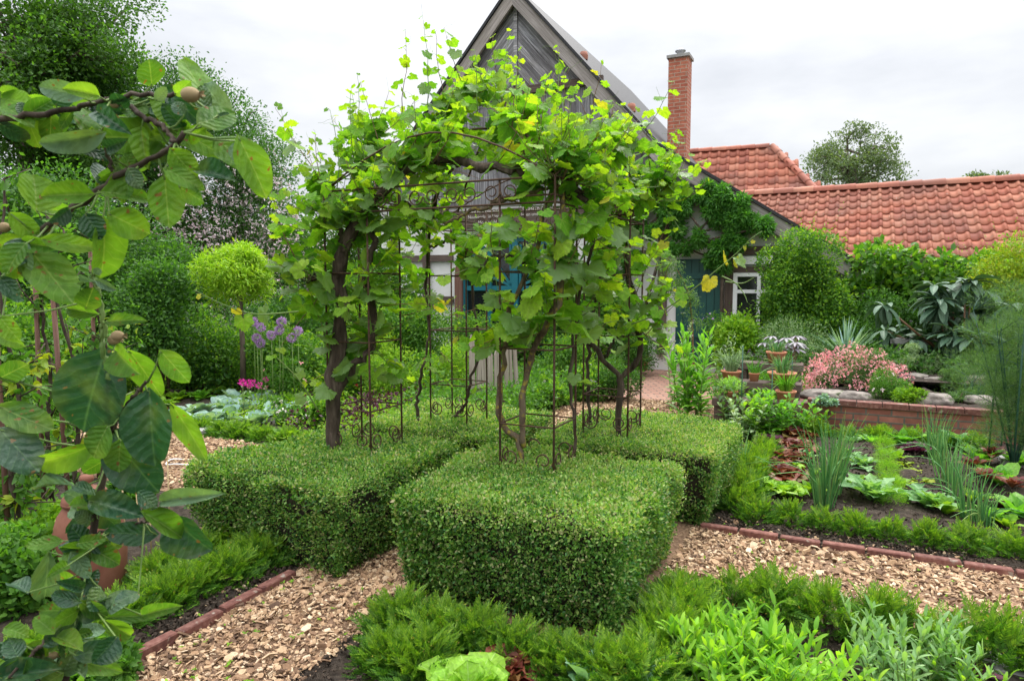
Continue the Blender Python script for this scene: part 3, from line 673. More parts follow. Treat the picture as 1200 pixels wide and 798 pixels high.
# rake boards and roof edge
mb = MB()
def rake(s0, s1, wd, o, th, drop=0.):
    z0, z1 = zr(s0)-drop, zr(s1)-drop
    a, b = Fc(s0, z0, o), Fc(s1, z1, o); d = nrm(b-a); n = np.cross(-E2, d)
    if n[2] < 0: n = -n
    P = [a, b, b-UZ*wd, a-UZ*wd]
    if np.cross(P[1]-P[0], P[3]-P[0])@(-E2) < 0: P = P[::-1]
    mb.prism(P, -E2, th, 0, udir=d)
rake(SC, SC+2.98, .34, .16, .06); rake(SC+2.98, SR+.02, .30, .16, .06); rake(SL, SC, .34, .16, .06)
hp(mb, 'rake_boards', M['rake'])
mb = MB()
for s0, s1, oo in ((SC, SC+2.98, -8.), (SC+2.98, SR+.05, -1.2), (SL, SC, -8.)):
    for dz, o1, o2, k in ((0.012, .26, oo, .05),):
        a, b = Fc(s0, zr(s0)+dz, o1), Fc(s1, zr(s1)+dz, o1)
        c, d = Fc(s1, zr(s1)+dz, o2), Fc(s0, zr(s0)+dz, o2)
        P = [a, b, c, d]; n = nrm(np.cross(b-a, d-a)); n = n if n[2] > 0 else -n
        if np.cross(P[1]-P[0], P[2]-P[0])@n < 0: P = P[::-1]
        mb.prism(P, n, k)
rf = hp(mb, 'roof', M['tar'])
for s in (-3.9, -4.9):                                        # clay knobs peeping over the roof edge
    mb = MB(); mb.lathe([(0, .18), (.07, .16), (.09, .08), (.08, 0)], Fc(s, zr(s)+.03, -.5), 10); mb.build('vent_tile', M['tile'], rf, org=HB)
# chimney
mb = MB(); CB = W(-3.29, 14.8)
mb.box(CB+UZ*4.9, .20, .20, 1.42, AX); hpc = mb.build('chimney', M['chimney'], house, org=HB)
mb = MB(); mb.box(CB+UZ*6.345, .235, .235, .03, AX); mb.build('chimney_cap', M['slab'], hpc, org=HB)
mb = MB(); mb.lathe([(.075, 0), (.075, .1), (.11, .11), (.11, .13), (.04, .17), (0, .17)], CB+UZ*6.375, 14); mb.build('flue_pot', M['lead'], hpc, org=HB)
# arched barn door
def arch(hw, zt, rr, c=-6.15, n=9):
    pts = [(c-hw, .02)]
    for i in range(n): a = math.pi-i/(n-1)*math.pi/2; pts.append((c-hw+rr+rr*math.cos(a), zt-rr+rr*math.sin(a)))
    for i in range(n): a = math.pi/2-i/(n-1)*math.pi/2; pts.append((c+hw-rr+rr*math.cos(a), zt-rr+rr*math.sin(a)))
    pts.append((c+hw, .02)); return pts
mb = MB(); out = arch(1.42, 2.78, 1.0); inn = arch(1.24, 2.60, .9)
for i in range(len(out)-1):
    P = [Fc(*out[i], .05), Fc(*out[i+1], .05), Fc(*inn[i+1], .05), Fc(*inn[i], .05)]
    if np.cross(P[1]-P[0], P[2]-P[0])@(-E2) < 0: P = P[::-1]
    mb.prism(P, -E2, .09)
hp(mb, 'arch_frame', M['redbeam'])
mb = MB(); P = [Fc(s, z, .0) for s, z in inn]
if np.cross(P[3]-P[0], P[12]-P[0])@(-E2) < 0: P = P[::-1]
mb.prism(P, -E2, .03); door = hp(mb, 'barn_door', M['glass'])
mb = MB()
for i in range(len(inn)-1):
    a, b = np.array(inn[i]), np.array(inn[i+1]); c = np.array([-6.15, 1.3]); k = .93
    P = [Fc(*a, .03), Fc(*b, .03), Fc(*(c+(b-c)*k), .03), Fc(*(c+(a-c)*k), .03)]
    if np.cross(P[1]-P[0], P[2]-P[0])@(-E2) < 0: P = P[::-1]
    mb.prism(P, -E2, .05)
beam(-6.15, .05, -6.15, 2.55, .13, .065, .07)
for s in (-6.75, -5.55): beam(s, .05, s, 2.5, .09, .06, .05)
for z in (.5, 1.55): beam(-7.3, z, -5.0, z, .10, .055, .045)
a0 = 0
for k in range(3):
    an = R(25+k*32)
    for sg in (-1, 1): beam(-6.15+sg*.1, 1.6, -6.15+sg*(.1+1.0*math.cos(an)), 1.6+.85*math.sin(an), .05, .052, .04)
mb.build('door_frame', M['teal'], door, org=HB)
# inscription: pale lettering carved in the beam
for i, (txt, z, sz, s) in enumerate((("DER HOCHACHTE", 3.115, .085, -7.18), ("SEGEN UND FRIEDEN", 3.115, .085, -5.95), ("Neuwender in Lieme", 3.005, .095, -7.22), ("leben und", 3.005, .095, -5.98), ("Moorndahl", 2.885, .10, -6.98))):
    cu = bpy.data.curves.new('lettering', 'FONT'); cu.body = txt; cu.size = sz; cu.extrude = .004
    to = bpy.data.objects.new('tmp', cu); COL.objects.link(to); bpy.context.view_layer.update()
    me = bpy.data.meshes.new_from_object(to.evaluated_get(bpy.context.evaluated_depsgraph_get()))
    bpy.data.objects.remove(to)
    o = bpy.data.objects.new('lettering', me); COL.objects.link(o); o.parent = house; me.materials.append(M['signtext'])
    q = Fc(s, z, .157)-HB; o.location = tuple(q); o.rotation_euler = (R(90), 0, -TH)
# green side door and white window
mb = MB(); mb.box(Fc(-2.42, 1.13, .03), .42, .02, .96, AX)
for k in range(6): mb.box(Fc(-2.42-.35+k*.14, 1.13, .055), .062, .012, .94, AX)
for z in (.7, 1.78): mb.box(Fc(-2.42, z, .08), .40, .012, .05, AX)
d2 = hp(mb, 'side_door', M['doorgreen'])
mb = MB(); mb.tube([Fc(-2.72, 1.1, .1), Fc(-2.72, 1.1, .14), Fc(-2.63, 1.1, .15)], .012, 8); mb.build('handle', M['lead'], d2, org=HB)
mb = MB()
for s_, z_, a_, b_ in ((-1.78, 1.33, .035, .5), (-.98, 1.33, .035, .5), (-1.38, 1.33, .03, .46)): mb.box(Fc(s_, z_, .07), a_, .03, b_, AX)
for z_ in (1.795, .86, 1.5): mb.box(Fc(-1.38, z_, .069), .43, .028, .032, AX)
wn = hp(mb, 'window', M['white'])
mb = MB(); mb.box(Fc(-1.38, 1.33, .035), .40, .004, .46, AX); mb.build('pane', M['glass'], wn, org=HB)
mb = MB(); mb.box(Fc(-1.44, 2.05, .06), .29, .015, .07, AX); hp(mb, 'nesting_board', M['white'])
mb = MB(); mb.tube([Fc(-.02, 2.0, .2), Fc(.02, 1.95, .18), Fc(.02, 1.5, .1), Fc(.02, .0, .08)], .045, 10)
mb.tube([Fc(.0, 2.06, .25), Fc(.0, 2.06, -1)], .06, 10); hp(mb, 'gutter', M['lead'])

# ------------------------------------------------------------------ pantile roofs
def pantiles(mb, p00, p10, p01, p11, tw=.26, tl=.34, clip=None):
    """rows from the ridge (v=0: p00..p10) down to the eave (v=1: p01..p11); every tile its own island"""
    p00, p10, p01, p11 = [np.asarray(p, float) for p in (p00, p10, p01, p11)]
    L1 = np.linalg.norm(p01-p00); n = nrm(np.cross(p11-p00, p10-p01)); n = n if n[2] > 0 else -n
    Wd = np.linalg.norm(p11-p01); nr = int(round(L1/tl)); nc = int(round(Wd/tw)); k = 9
    xs = np.array([0, .15, .32, .5, .62, .70, .80, .92, 1.0]); prof = np.array([-.004, -.013, -.017, -.013, -.004, .020, .033, .023, .002])
    C, Rw = np.meshgrid(np.arange(nc), np.arange(nr)); C = C.ravel(); Rw = Rw.ravel(); V = []
    for v_, lift in ((0., -.010), (1.06, .016), (1.06, -.004)):
        for q in range(k):
            u = (C+xs[q]*1.04)/nc; v = np.clip((Rw+v_)/nr, 0, 1.02)
            a = p00+(p10-p00)*u[:, None]; b = p01+(p11-p01)*u[:, None]
            V.append(a+(b-a)*v[:, None]+n*(prof[q]+lift)+n*rng.normal(size=(len(C), 1))*.0)
    V = np.stack(V, 1); jit = rng.normal(size=(len(C), 1, 1))*.002; V = V+n*jit+rng.normal(size=(len(C), 1, 3))*.0015
    f = np.concatenate([np.stack([np.arange(k-1), np.arange(1, k), np.arange(1, k)+k, np.arange(k-1)+k], -1), np.stack([np.arange(k-1)+k, np.arange(1, k)+k, np.arange(1, k)+2*k, np.arange(k-1)+2*k], -1)])
    if clip is not None:
        keep = clip((C+.5)/nc, (Rw+.5)/nr); V = V[keep]
    m_ = len(V); F = (f[None]+(np.arange(m_)*3*k)[:, None, None]).reshape(-1, 4)
    mb.add(V.reshape(-1, 3), [F])
def ridge_caps(mb, a, b, l=.38, r=.10):
    a = np.asarray(a, float); b = np.asarray(b, float); d = nrm(b-a); n = int(np.linalg.norm(b-a)/l); s = np.cross(d, UZ); s = nrm(s); up = np.cross(s, d)
    for i in range(n):
        c = a+d*l*i; an = np.linspace(-.15, math.pi+.15, 8); V = []
        for e, rr in ((0, r*.92), (l*1.05, r*1.08)): V += [c+d*e+s*math.cos(x)*rr+up*(math.sin(x)*rr-.02) for x in an]
        j = np.arange(7); mb.add(V, [np.stack([j, j+1, j+9, j+8], -1)])
WB = W(2.5, 13.6, 0)
wing = thing('tiled_outbuilding', 'low outbuilding with long red pantile roof to the right of the farmhouse', 'outbuilding', WB)
mb = MB(); zr0, ze0 = 3.52, 2.08; br, be = 15.36, 13.25; s0, s1 = -2.2, 9.
pantiles(mb, W(s0, br, zr0), W(s1, br, zr0), W(s0, be, ze0), W(s1, be, ze0), .185, .25)
pantiles(mb, W(s0, br, zr0), W(s1, br, zr0), W(s0, 2*br-be, ze0), W(s1, 2*br-be, ze0), .185, .25)
o = mb.build('roof', M['tile'], wing, org=WB)
mb = MB(); ridge_caps(mb, W(s0, br, zr0+.02), W(s1, br, zr0+.02)); mb.build('ridge_tiles', M['tile'], o, org=WB)
mb = MB(); mb.prism([W(s0, br, zr0-.1), W(s0, be+.1, ze0-.05), W(s0, be+.35, 1.9), W(s0, be+.35, 0), W(s0, 2*br-be, 0), W(s0, 2*br-be, ze0-.1)], E1, 11); mb.build('wall', M['plaster'], wing, org=WB)
mb = MB()
for s in (.6, 2.2, 3.8, 5.4): mb.box(W(s, be+.31, 1.0), .08, .03, .95, AX)
mb.box(W(2.5, be+.31, 1.93), 5.4, .05, .07, AX); mb.build('timber_frame', M['darkbeam'], wing, org=WB)
# hipped roof behind
hl = at(800, 180, 20.0); hr = at(905, 171, 19.2); d_ = nrm((hr-hl)*[1, 1, 0]); zt = (hl[2]+hr[2])/2; hl[2] = hr[2] = zt
hl = hl-d_*3
fn = np.array([d_[1], -d_[0], 0]); drop = 3.0; run = 3.0
e0 = hl+fn*run-UZ*drop-d_*run; e1_ = hr+fn*run-UZ*drop+d_*run*.72
HBk = (hl+hr)/2*[1, 1, 0]
hip = thing('hip_roofed_house', 'house with hipped red pantile roof beyond the low outbuilding', 'house', HBk)
mb = MB(); Wr = np.linalg.norm(hr-hl); We = np.linalg.norm(e1_-e0); ex = run
def clipf(u, v): return (u*We > ex*0+ (1-v)*ex*.0) & (u*We < We-(1-v)*run*.72*1.0)
pantiles(mb, e0+(-fn*run+UZ*drop), e1_+(-fn*run+UZ*drop), e0, e1_, .25, .32, clip=lambda u, v: (u*We < We-(1-v)*run*.72+.12) & (u*We > (1-v)*run-.1))
b0 = hr-fn*run-UZ*drop+d_*run*.72
pantiles(mb, e1_+UZ*drop-d_*run*.72, b0+UZ*drop-d_*run*.72, e1_, b0, .28, .30, clip=lambda u, v: (u > .5*(1-v)) & (u < 1-.5*(1-v)))
o = mb.build('roof', M['tile'], hip, org=HBk)
mb = MB(); ridge_caps(mb, hl, hr+UZ*.02); ridge_caps(mb, hr+UZ*.03, e1_+UZ*.06); mb.build('ridge_tiles', M['tile'], o, org=HBk)
mb = MB(); mb.prism([e0*[1, 1, 0]-fn*.3, e1_*[1, 1, 0]-fn*.3-d_*.3, e1_-UZ*.1-fn*.3-d_*.3, e0-UZ*.1-fn*.3], -fn, 5.4); mb.build('wall', M['plaster'], hip, org=HBk)

# ------------------------------------------------------------------ shrubs and trees
def clump_leaves(mb, C, Rr, n, T_, s0, s1, mat=0, up=.35, droop=0., shell=.55, flat=1., seed=None):
    """n leaves shared over spheres C (k,3) of radii Rr"""
    C = np.asarray(C, float); Rr = np.broadcast_to(np.asarray(Rr, float), (len(C),)); w_ = Rr**2; idx = rng.choice(len(C), n, p=w_/w_.sum())
    d = rv(n); d[:, 2] = np.where(rng.random(n) < .35, np.abs(d[:, 2]), d[:, 2]); rad = (shell+(1-shell)*rng.random(n)**.6)*(1+rng.exponential(.08, n))
    P = C[idx]+d*(Rr[idx]*rad)[:, None]*[1, 1, flat]
    no = nrm(d*.5+[0, 0, up]+rng.normal(size=(n, 3))*.45); tip = nrm(d*.6+[0, 0, .1-droop]+rng.normal(size=(n, 3))*.6)
    P[:, 2] = np.maximum(P[:, 2], .01)
    mb.scatter(T_, P, frames(tip, no), rng.uniform(s0, s1, n), mat)
    return P
def shrub(name, label, cat, base, rx, ry, h, nc, n, s0, s1, mat, T_=None, z0=0., cr_=.3, flowers=None, droop=0., group=None, mat2=None, f2=0., stems=6, top=False, up=.35, axis=None):
    base = np.array([base[0], base[1], base[2] if len(base) > 2 else 0.]); T_ = T_ or T_DIA
    root = thing(name, label, cat, base, 0, group)
    d = rv(nc); rad = rng.random(nc)**.4*.8
    cen = d*rad[:, None]*[rx, ry, (h-z0)/2]*(1-cr_*.6)+[0, 0, z0+(h-z0)*.5]
    if top: cen[:, 2] = np.abs(cen[:, 2]-z0-(h-z0)*.5)*2.3+z0+.06*(h-z0); cen[:, 2] = np.minimum(cen[:, 2], h*.86)
    if axis is not None: cen = cen[:, :1]*E1+cen[:, 1:2]*E2+cen[:, 2:]*UZ
    cr2 = min(rx, ry, (h-z0)/2)*cr_*rng.uniform(.55, 1.8, nc)
    if max(rx, ry)/min(rx, ry) > 2: cr2 = np.maximum(cr2, (rx*ry*(h-z0)/2)**(1/3)*cr_*.6)
    mb = MB(); clump_leaves(mb, cen, cr2, int(n*(1-f2)), T_, s0, s1, 0, droop=droop, up=up)
    ms = [mat]
    if mat2: clump_leaves(mb, cen+[0, 0, .02], cr2*1.06, int(n*f2), T_, s0, s1, 1, droop=droop, shell=.85, up=up); ms.append(mat2)
    ns_ = nc*3; i_ = rng.integers(0, nc, ns_); d = rv(ns_); d[:, 2] = np.abs(d[:, 2])+.25; d = nrm(d); ll = h*rng.uniform(.10, .26, ns_); sm = (s0+s1)/2; kk = 9
    t_ = np.tile(np.linspace(.0, 1, kk), ns_)[:, None]; P = np.repeat(cen[i_]+d*cr2[i_][:, None]*.8, kk, 0)+np.repeat(d*ll[:, None], kk, 0)*t_+rng.normal(size=(ns_*kk, 3))*sm*.25; P[:, 2] = np.maximum(P[:, 2], .01)
    mb.scatter(T_, P, frames(nrm(np.repeat(d, kk, 0)+rv(ns_*kk)*.9), nrm(rv(ns_*kk)*.6+[0, 0, .8])), np.repeat(rng.uniform(.7, 1.1, ns_), kk)*sm*(1.1-.4*t_[:, 0]), 1 if mat2 else 0)
    mb.build('foliage', ms, root)
    if stems:
        mb = MB()
        for i in range(min(stems, nc)):
            c = cen[i]; p0 = np.array([rng.normal()*.05, rng.normal()*.05, 0]); mid = (p0+c)/2+rng.normal(size=3)*.05; mid[2] = abs(mid[2])
            mb.tube([p0, mid, c], [.012+h*.006, .01+h*.004, .004], 5)
        mb.build('stem', M['twig'], root)
    if flowers:
        fm, fn_, fs, Tf = flowers; mb = MB(); w_ = cr2**2; idx = rng.choice(nc, fn_, p=w_/w_.sum()); d = rv(fn_); d[:, 2] = np.abs(d[:, 2])*.8+.1
        P0 = cen[idx]+nrm(d)*(cr2[idx]*rng.uniform(1.0, 1.15, fn_))[:, None]
        if fn_ > 1000: e_ = rv(fn_); e_[:, 2] = np.abs(e_[:, 2]); P0 = e_*[rx, ry, h]*(rng.uniform(.72, 1.05, (fn_, 1))+.12*wob(e_*3)[:, None]); P0 = P0[wob(e_*6) > -.45]; d = np.resize(d, (len(P0), 3))
        keep = np.linalg.norm((P0-[0, 0, z0+(h-z0)*.5])/[rx, ry, (h-z0)/2], axis=1) > (.55 if fn_ <= 1000 else 0.); P0 = P0[keep]; d = nrm(d[keep])
        for k in range(5):                                    # five petals each
            a = rv(len(P0)); t_ = nrm(np.cross(a, d)); mb.scatter(T_DIA, P0, frames(t_, d+rv(len(P0))*.2), np.full(len(P0), fs)*rng.uniform(.8, 1.2, len(P0)))
        mb.build('blossoms', fm, root)
    return root
def tree(name, label, base, h, rx, zc, rz, nlimb, nsub, n, s0, s1, mat, trunk_r=.15, cr_=.6, mat2=None, f2=0, cat='tree', bark='bark', T_=None, group=None):
    base = np.asarray(base, float)*[1, 1, 0]; root = thing(name, label, cat, base, 0, group); tk = MB(); cen = []; top = np.array([rng.normal()*.1*rx, rng.normal()*.1*rx, zc+rz*.5])
    sp = [np.zeros(3), np.array([0, 0, (zc-rz)*.6])+rng.normal(size=3)*.05, np.array([0, 0, zc-rz*.6]), np.array([0, 0, zc]), top]; tk.tube(sp, [trunk_r*1.3, trunk_r, trunk_r*.85, trunk_r*.55, trunk_r*.2], 8)
    for i in range(nlimb):
        t = rng.uniform(.1, 1); s_ = sp[2]*(1-t)+sp[4]*t; d = rv(1)[0]; d[2] = d[2]*.8+.15; e = np.array([0, 0, zc])+nrm(d)*[rx, rx, rz]*rng.uniform(.6, .92)
        mid = (s_+e)/2+rng.normal(size=3)*.08*rx; mid[2] -= .03*rz; tk.tube([s_, mid, e], [trunk_r*.4, trunk_r*.22, trunk_r*.07], 5)
        cen.append(e)
        for j in range(nsub):
            q = mid+(e-mid)*rng.random()+rv(1)[0]*[rx, rx, rz]*.28*rng.uniform(.5, 1); cen.append(q); tk.tube([mid, (mid+q)/2+rng.normal(size=3)*.03*rx, q], [trunk_r*.14, trunk_r*.09, trunk_r*.03], 4)
    cen = np.array(cen); rr = cr_*rng.uniform(.55, 1.25, len(cen)); mb = MB(); ms = [mat]
    clump_leaves(mb, cen, rr, int(n*(1-f2)), T_ or T_DIA, s0, s1, 0, shell=.2, flat=.75)
    if mat2: clump_leaves(mb, cen, rr*1.1, int(n*f2), T_ or T_DIA, s0, s1, 1, shell=.9, flat=.8); ms.append(mat2)
    tk.build('trunk', M[bark], root); mb.build('crown', ms, root); return root

# trees beyond
tree('broadleaf_tree', 'tall dark broadleaf tree at the top left edge behind everything', at(40, 300, 17), 9, 3.6, 6.4, 3.4, 34, 4, 80000, .07, .13, M['oak'], .3, .62, M['shrubmid'], .15)
tree('broadleaf_tree', 'round grey-green tree standing behind the long tiled roof', at(997, 300, 30), 8, 2.35, 6.55, 2.0, 26, 4, 11000, .08, .15, M['greytree'], .16, .42)
for px, lab in ((1140, 'small treetop peeping over the tiled roof ridge at the right'), (1175, 'smallest treetop peeping over the ridge, rightmost')):
    tree('broadleaf_tree', lab, at(px, 300, 30), 6, .7, 5.75, .7, 6, 2, 900, .1, .18, M['greytree'], .07, .3)
# rambling rose on the old tree, pale flowers
rb = at(255, 300, 17)
def rambler():
    base = rb*[1, 1, 0]; root = thing('rambling_rose', 'huge rambling rose covered in small pale pink flowers behind the ball tree', 'climbing rose', base); cen = []
    for k in range(300):
        x = rng.uniform(-4.2, 1.9); zt = 6.9-.45*max(0, x+1.2)**1.7; z = rng.uniform(.4, max(.8, zt)); y = rng.uniform(-.8, 1.2)+(.3*(z/5)); cen.append((x, y, z))
    cen = np.array(cen); rr = rng.uniform(.35, .75, len(cen)); mb = MB(); clump_leaves(mb, cen, rr, 150000, T_DIA, .055, .095, 0, shell=.2, droop=.3); mb.build('foliage', M['shrubdark'], root)
    tk = MB(); 
    for k in range(26):
        c = cen[k*4]; tk.tube([(rng.normal()*.3, 0, 0), (c[0]*.4, c[1], c[2]*.6), c, c+[rng.normal()*.5, rng.normal()*.4, -.2]], [.07, .05, .03, .006], 5)
    for k in range(40):                                       # thin shoots that stand out against the sky
        c = cen[np.argsort(-cen[:, 2]-.25*cen[:, 0])[k]]; e = c+[rng.uniform(.0, .5), rng.normal()*.3, rng.uniform(.1, .55)]; tk.tube([c, (c+e)/2+[0, 0, .15], e], [.02, .012, .004], 4)
        mb2 = c+(e-c)*rng.random((30, 1)); 
    tk.build('stem', M['twig'], root)
    fl = MB(); dz = (cen[:, 2] < 4.3) & (cen[:, 0] > -1.6); cc = cen[dz]; rc = rr[dz]; n = 8000; idx = rng.integers(0, len(cc), n); d = rv(n); d[:, 1] = -np.abs(d[:, 1]); P = cc[idx]+d*(rc[idx]*rng.uniform(.9, 1.15, n))[:, None]
    P = P[wob(P*1.3+base) > -.35]; n = len(P)
    for k in range(3): fl.scatter(T_OVAL, P, frames(rv(n), nrm(rv(n)+[0, -1, .3])), rng.uniform(.045, .075, n))
    fl.build('blossoms', M['palepink'], root)
rambler()
# grafted ball tree
bt = G(284, 447)*[1, 1, 0]; bt = at(284, 420, 9.6)*[1, 1, 0]
root = thing('ball_tree', 'small standard tree with bright lime-green ball crown on a thin trunk', 'tree', bt)
mb = MB(); cen = rv(60); cen = cen*(rng.random((60, 1))**.4)*[.46, .46, .38]+[0, 0, 1.76]; clump_leaves(mb, cen, rng.uniform(.10, .2, 60), 12000, T_LANCE, .05, .10, 0, shell=.5, up=.8, droop=.2); mb.build('crown', M['limegreen'], root)
mb = MB(); mb.tube([(0, 0, 0), (.01, 0, .8), (-.01, 0, 1.5), (0, 0, 1.75)], [.045, .035, .035, .02], 8); mb.build('trunk', M['bark'], root)
# background masses on the left, from far to near
SH = [
 ('dark evergreen shrub filling the gap under the rambling rose', 200, 12.5, 1.5, 1.0, 2.6, 24, 16000, .05, .09, 'shrubdark', .9),
 ('broad dark leafy bush behind the espalier stems', 70, 11.0, 2.1, 1.2, 3.6, 34, 30000, .05, .1, 'shrubdark', .9),
 ('dark bush beside the ball tree trunk', 335, 11.8, 1.1, .8, 1.7, 18, 9000, .04, .08, 'shrubdark', .9),
 ('mid-green bush under the ball tree, left of its trunk', 245, 10.2, .9, .7, 1.15, 16, 9000, .03, .065, 'shrubmid', 1.),
 ('mid-green bush under the ball tree with allium stems in front', 325, 10.0, .8, .6, 1.05, 16, 8000, .03, .065, 'shrubmid', 1.),
 ('leafy bush at the left edge behind the terracotta forcer', 30, 8.0, 1.2, .8, 1.6, 20, 9000, .04, .08, 'shrubmid', 1.),
 ('upright dark green bush left of the ball tree', 190, 9.6, .75, .6, 2.15, 20, 12000, .04, .075, 'shrubdark', 1.),
 ('tall bush seen through the left side of the arbour', 420, 12.5, 1.0, .8, 2.1, 18, 9000, .04, .08, 'shrubmid', 1.),
 ('tall loose bush hiding the white wall left of the barn door', 455, 13.4, 1.0, .6, 2.9, 22, 13000, .04, .08, 'shrubmid', 1.),
 ('broad bush in front of the house wall beside the barn door', 672, 12.4, .7, .5, 1.9, 18, 11000, .035, .07, 'shrubmid', 1.),
 ('tall leafy bush against the white wall between barn door and green door', 694, 12.2, .45, .4, 2.3, 16, 9000, .035, .07, 'shrubmid', 1.),
 ('leafy bush hiding the lower half of the teal barn door', 612, 12.6, .7, .45, 1.35, 16, 9000, .035, .065, 'shrubmid', 1.),
 ('bright green bush seen through the arch between the iron legs', 480, 11.0, .9, .7, 1.55, 16, 9000, .04, .07, 'shrubmid', 1.),
 ('bright leafy bush behind the rear left iron leg', 545, 12.3, .7, .6, 1.15, 14, 6500, .03, .06, 'shrubmid', 1.),
 ('dark green dome of a bush beside the brick terrace', 738, 12.0, .62, .55, .95, 14, 7500, .03, .055, 'shrubdark', 1.),
 ('small clipped dark bush at the end of the chip path', 722, 9.3, .42, .42, .55, 12, 6000, .022, .04, 'shrubdark', 1.),
 ('low dark bush behind the arbour at the terrace corner', 665, 10.4, .6, .5, .8, 14, 6000, .025, .05, 'shrubmid', 1.),
]
for lab, px, d, rx, ry, h, nc, n, s0, s1, mt, _ in SH:
    shrub('bush', lab, 'bush', at(px, 400, d)*[1, 1, 0], rx, ry, h, nc, n, s0, s1, M[mt], cr_=.38, mat2=M['shrubmid' if mt == 'shrubdark' else 'shrubbright'], f2=.15)
# far hedge behind the left half of the garden
mb = MB(); cen = []
for k in range(170):
    x = rng.uniform(-19, -1.5); cen.append((x, 19+rng.normal()*.7-.1*x, rng.uniform(.3, 3.3 if x < -3 else 2.4)))
clump_leaves(mb, cen, rng.uniform(.5, .95, len(cen)), 60000, T_DIA, .09, .16, 0, shell=.4)
tag(mb.build('foliage_belt', M['oak'], loc=(-9, 19, 0)), 'far belt of dark green undergrowth closing off the garden behind the bushes', 'undergrowth', kind='stuff')

# plants against the house
shrub('bush', 'dense dark green firethorn-like shrub trained against the house wall right of the window', 'shrub', W(-.72, BF-.8), .95, .65, 2.75, 46, 42000, .035, .065, M['shrubmid'], cr_=.30, mat2=M['shrubbright'], f2=.22, axis=1)
def climber(label, cs, n, base):
    root = thing('climbing_plant', label, 'climber', base); cen = np.array([Fc(s, z, .25+.12*rng.random())-base for s, z, r_ in cs]); rr = np.array([r_ for *_, r_ in cs])
    C = np.repeat(cen, 5, 0)+rv(len(cen)*5)*np.repeat(rr, 5)[:, None]*.55*[1, .5, 1]; mb = MB(); clump_leaves(mb, C, np.repeat(rr, 5)*.5, n, T_LANCE, .07, .13, 0, droop=.5, shell=.5); mb.build('foliage', M['wisteria'], root)
    mb = MB(); 
    for i in range(len(cen)-1): mb.tube([cen[i]+UZ*0, (cen[i]+cen[i+1])/2+rng.normal(size=3)*.04, cen[i+1]], .02, 5)
    mb.tube([(0, 0, 0), cen[0]*[.6, .6, .4], cen[0]], [.04, .035, .02], 6); mb.build('stem', M['vinebark'], root)
climber('leafy climber hanging from the gable above the dark green door', [(-2.9, 2.85, .22), (-2.75, 2.55, .16), (-3.2, 2.6, .18), (-3.1, 3.45, .2), (-3.45, 3.6, .2), (-3.0, 3.05, .22), (-3.3, 3.2, .24), (-3.55, 2.75, .22), (-3.6, 3.3, .3), (-3.9, 2.6, .25), (-4.0, 3.1, .3), (-2.75, 3.15, .22), (-4.2, 2.2, .25), (-4.0, 1.7, .25), (-3.9, 1.2, .28), (-3.6, 2.1, .2)], 22000, Fc(-4.1, 0, .25))
climber('leafy climber right of the first, spilling from the roof edge beside the window', [(-2.0, 3.1, .26), (-2.3, 3.25, .2), (-1.55, 2.75, .2), (-1.3, 2.6, .16), (-2.85, 2.25, .13), (-1.75, 2.75, .24), (-2.2, 2.8, .22), (-2.4, 2.45, .16), (-2.05, 2.2, .18), (-2.6, 2.28, .14), (-1.8, 2.35, .2), (-2.2, 2.05, .12), (-1.7, 3.0, .18), (-1.95, 1.95, .12), (-2.65, 3.0, .14)], 20000, Fc(-1.95, 0, .2))
shrub('bush', 'small-leaved bush with pale violet flowers under the window', 'shrub', W(-1.75, BF-1.0), .42, .4, 1.35, 14, 7000, .03, .05, M['shrubmid'], cr_=.4, flowers=(M['violet'], 55, .035, 5))
shrub('bush', 'low bright green laurel bush in front of the window', 'shrub', W(-1.45, BF-1.5), .48, .4, 1.12, 14, 3800, .05, .09, M['shrubbright'], T_=T_OVAL, cr_=.4)
shrub('bush', 'dark shrub at the foot of the house wall beside the barn door', 'shrub', W(-4.4, BF-.6), .8, .5, 1.5, 16, 9000, .035, .065, M['shrubdark'], cr_=.38, mat2=M['shrubmid'], f2=.3)
shrub('bush', 'grey-leaved bush with tiny dark foliage behind the yucca', 'shrub', W(-.6, 11.0), .75, .6, 1.15, 18, 12000, .025, .045, M['silver'], T_=T_LANCE, cr_=.34, mat2=M['shrubdark'], f2=.4)
# kiwi vine along the outbuilding's eave
def kiwi():
    base = W(2.6, 12.7); root = thing('kiwi_vine', 'broad-leaved vine covering the eave and wall of the tiled outbuilding', 'climber', base); cen = []
    for k in range(150):
        s = rng.uniform(.1, 5.0); z = rng.uniform(.5, 1.95+.12*math.sin(s*3)); cen.append(W(s, 12.75+rng.normal()*.18-.12*(z > 1.6), z)-base)
    mb = MB(); clump_leaves(mb, cen, rng.uniform(.16, .3, len(cen)), 15000, T_OVAL, .09, .16, 0, up=.7, droop=.2); mb.build('foliage', [M['shrubmid']], root)
    up = np.array([c for c in cen if c[2] > 1.45]); mb = MB(); clump_leaves(mb, up, .25, 2600, T_OVAL, .08, .16, 0, up=.9, shell=.9); mb.build('young_leaves', [M['shrubbright']], root)
    mb = MB(); 
    for k in range(8): c = cen[k*9]; mb.tube([(c[0], c[1], 0), (c[0]+.1, c[1], c[2]*.6), c], [.03, .025, .01], 6)
    mb.build('stem', M['vinebark'], root)
kiwi()
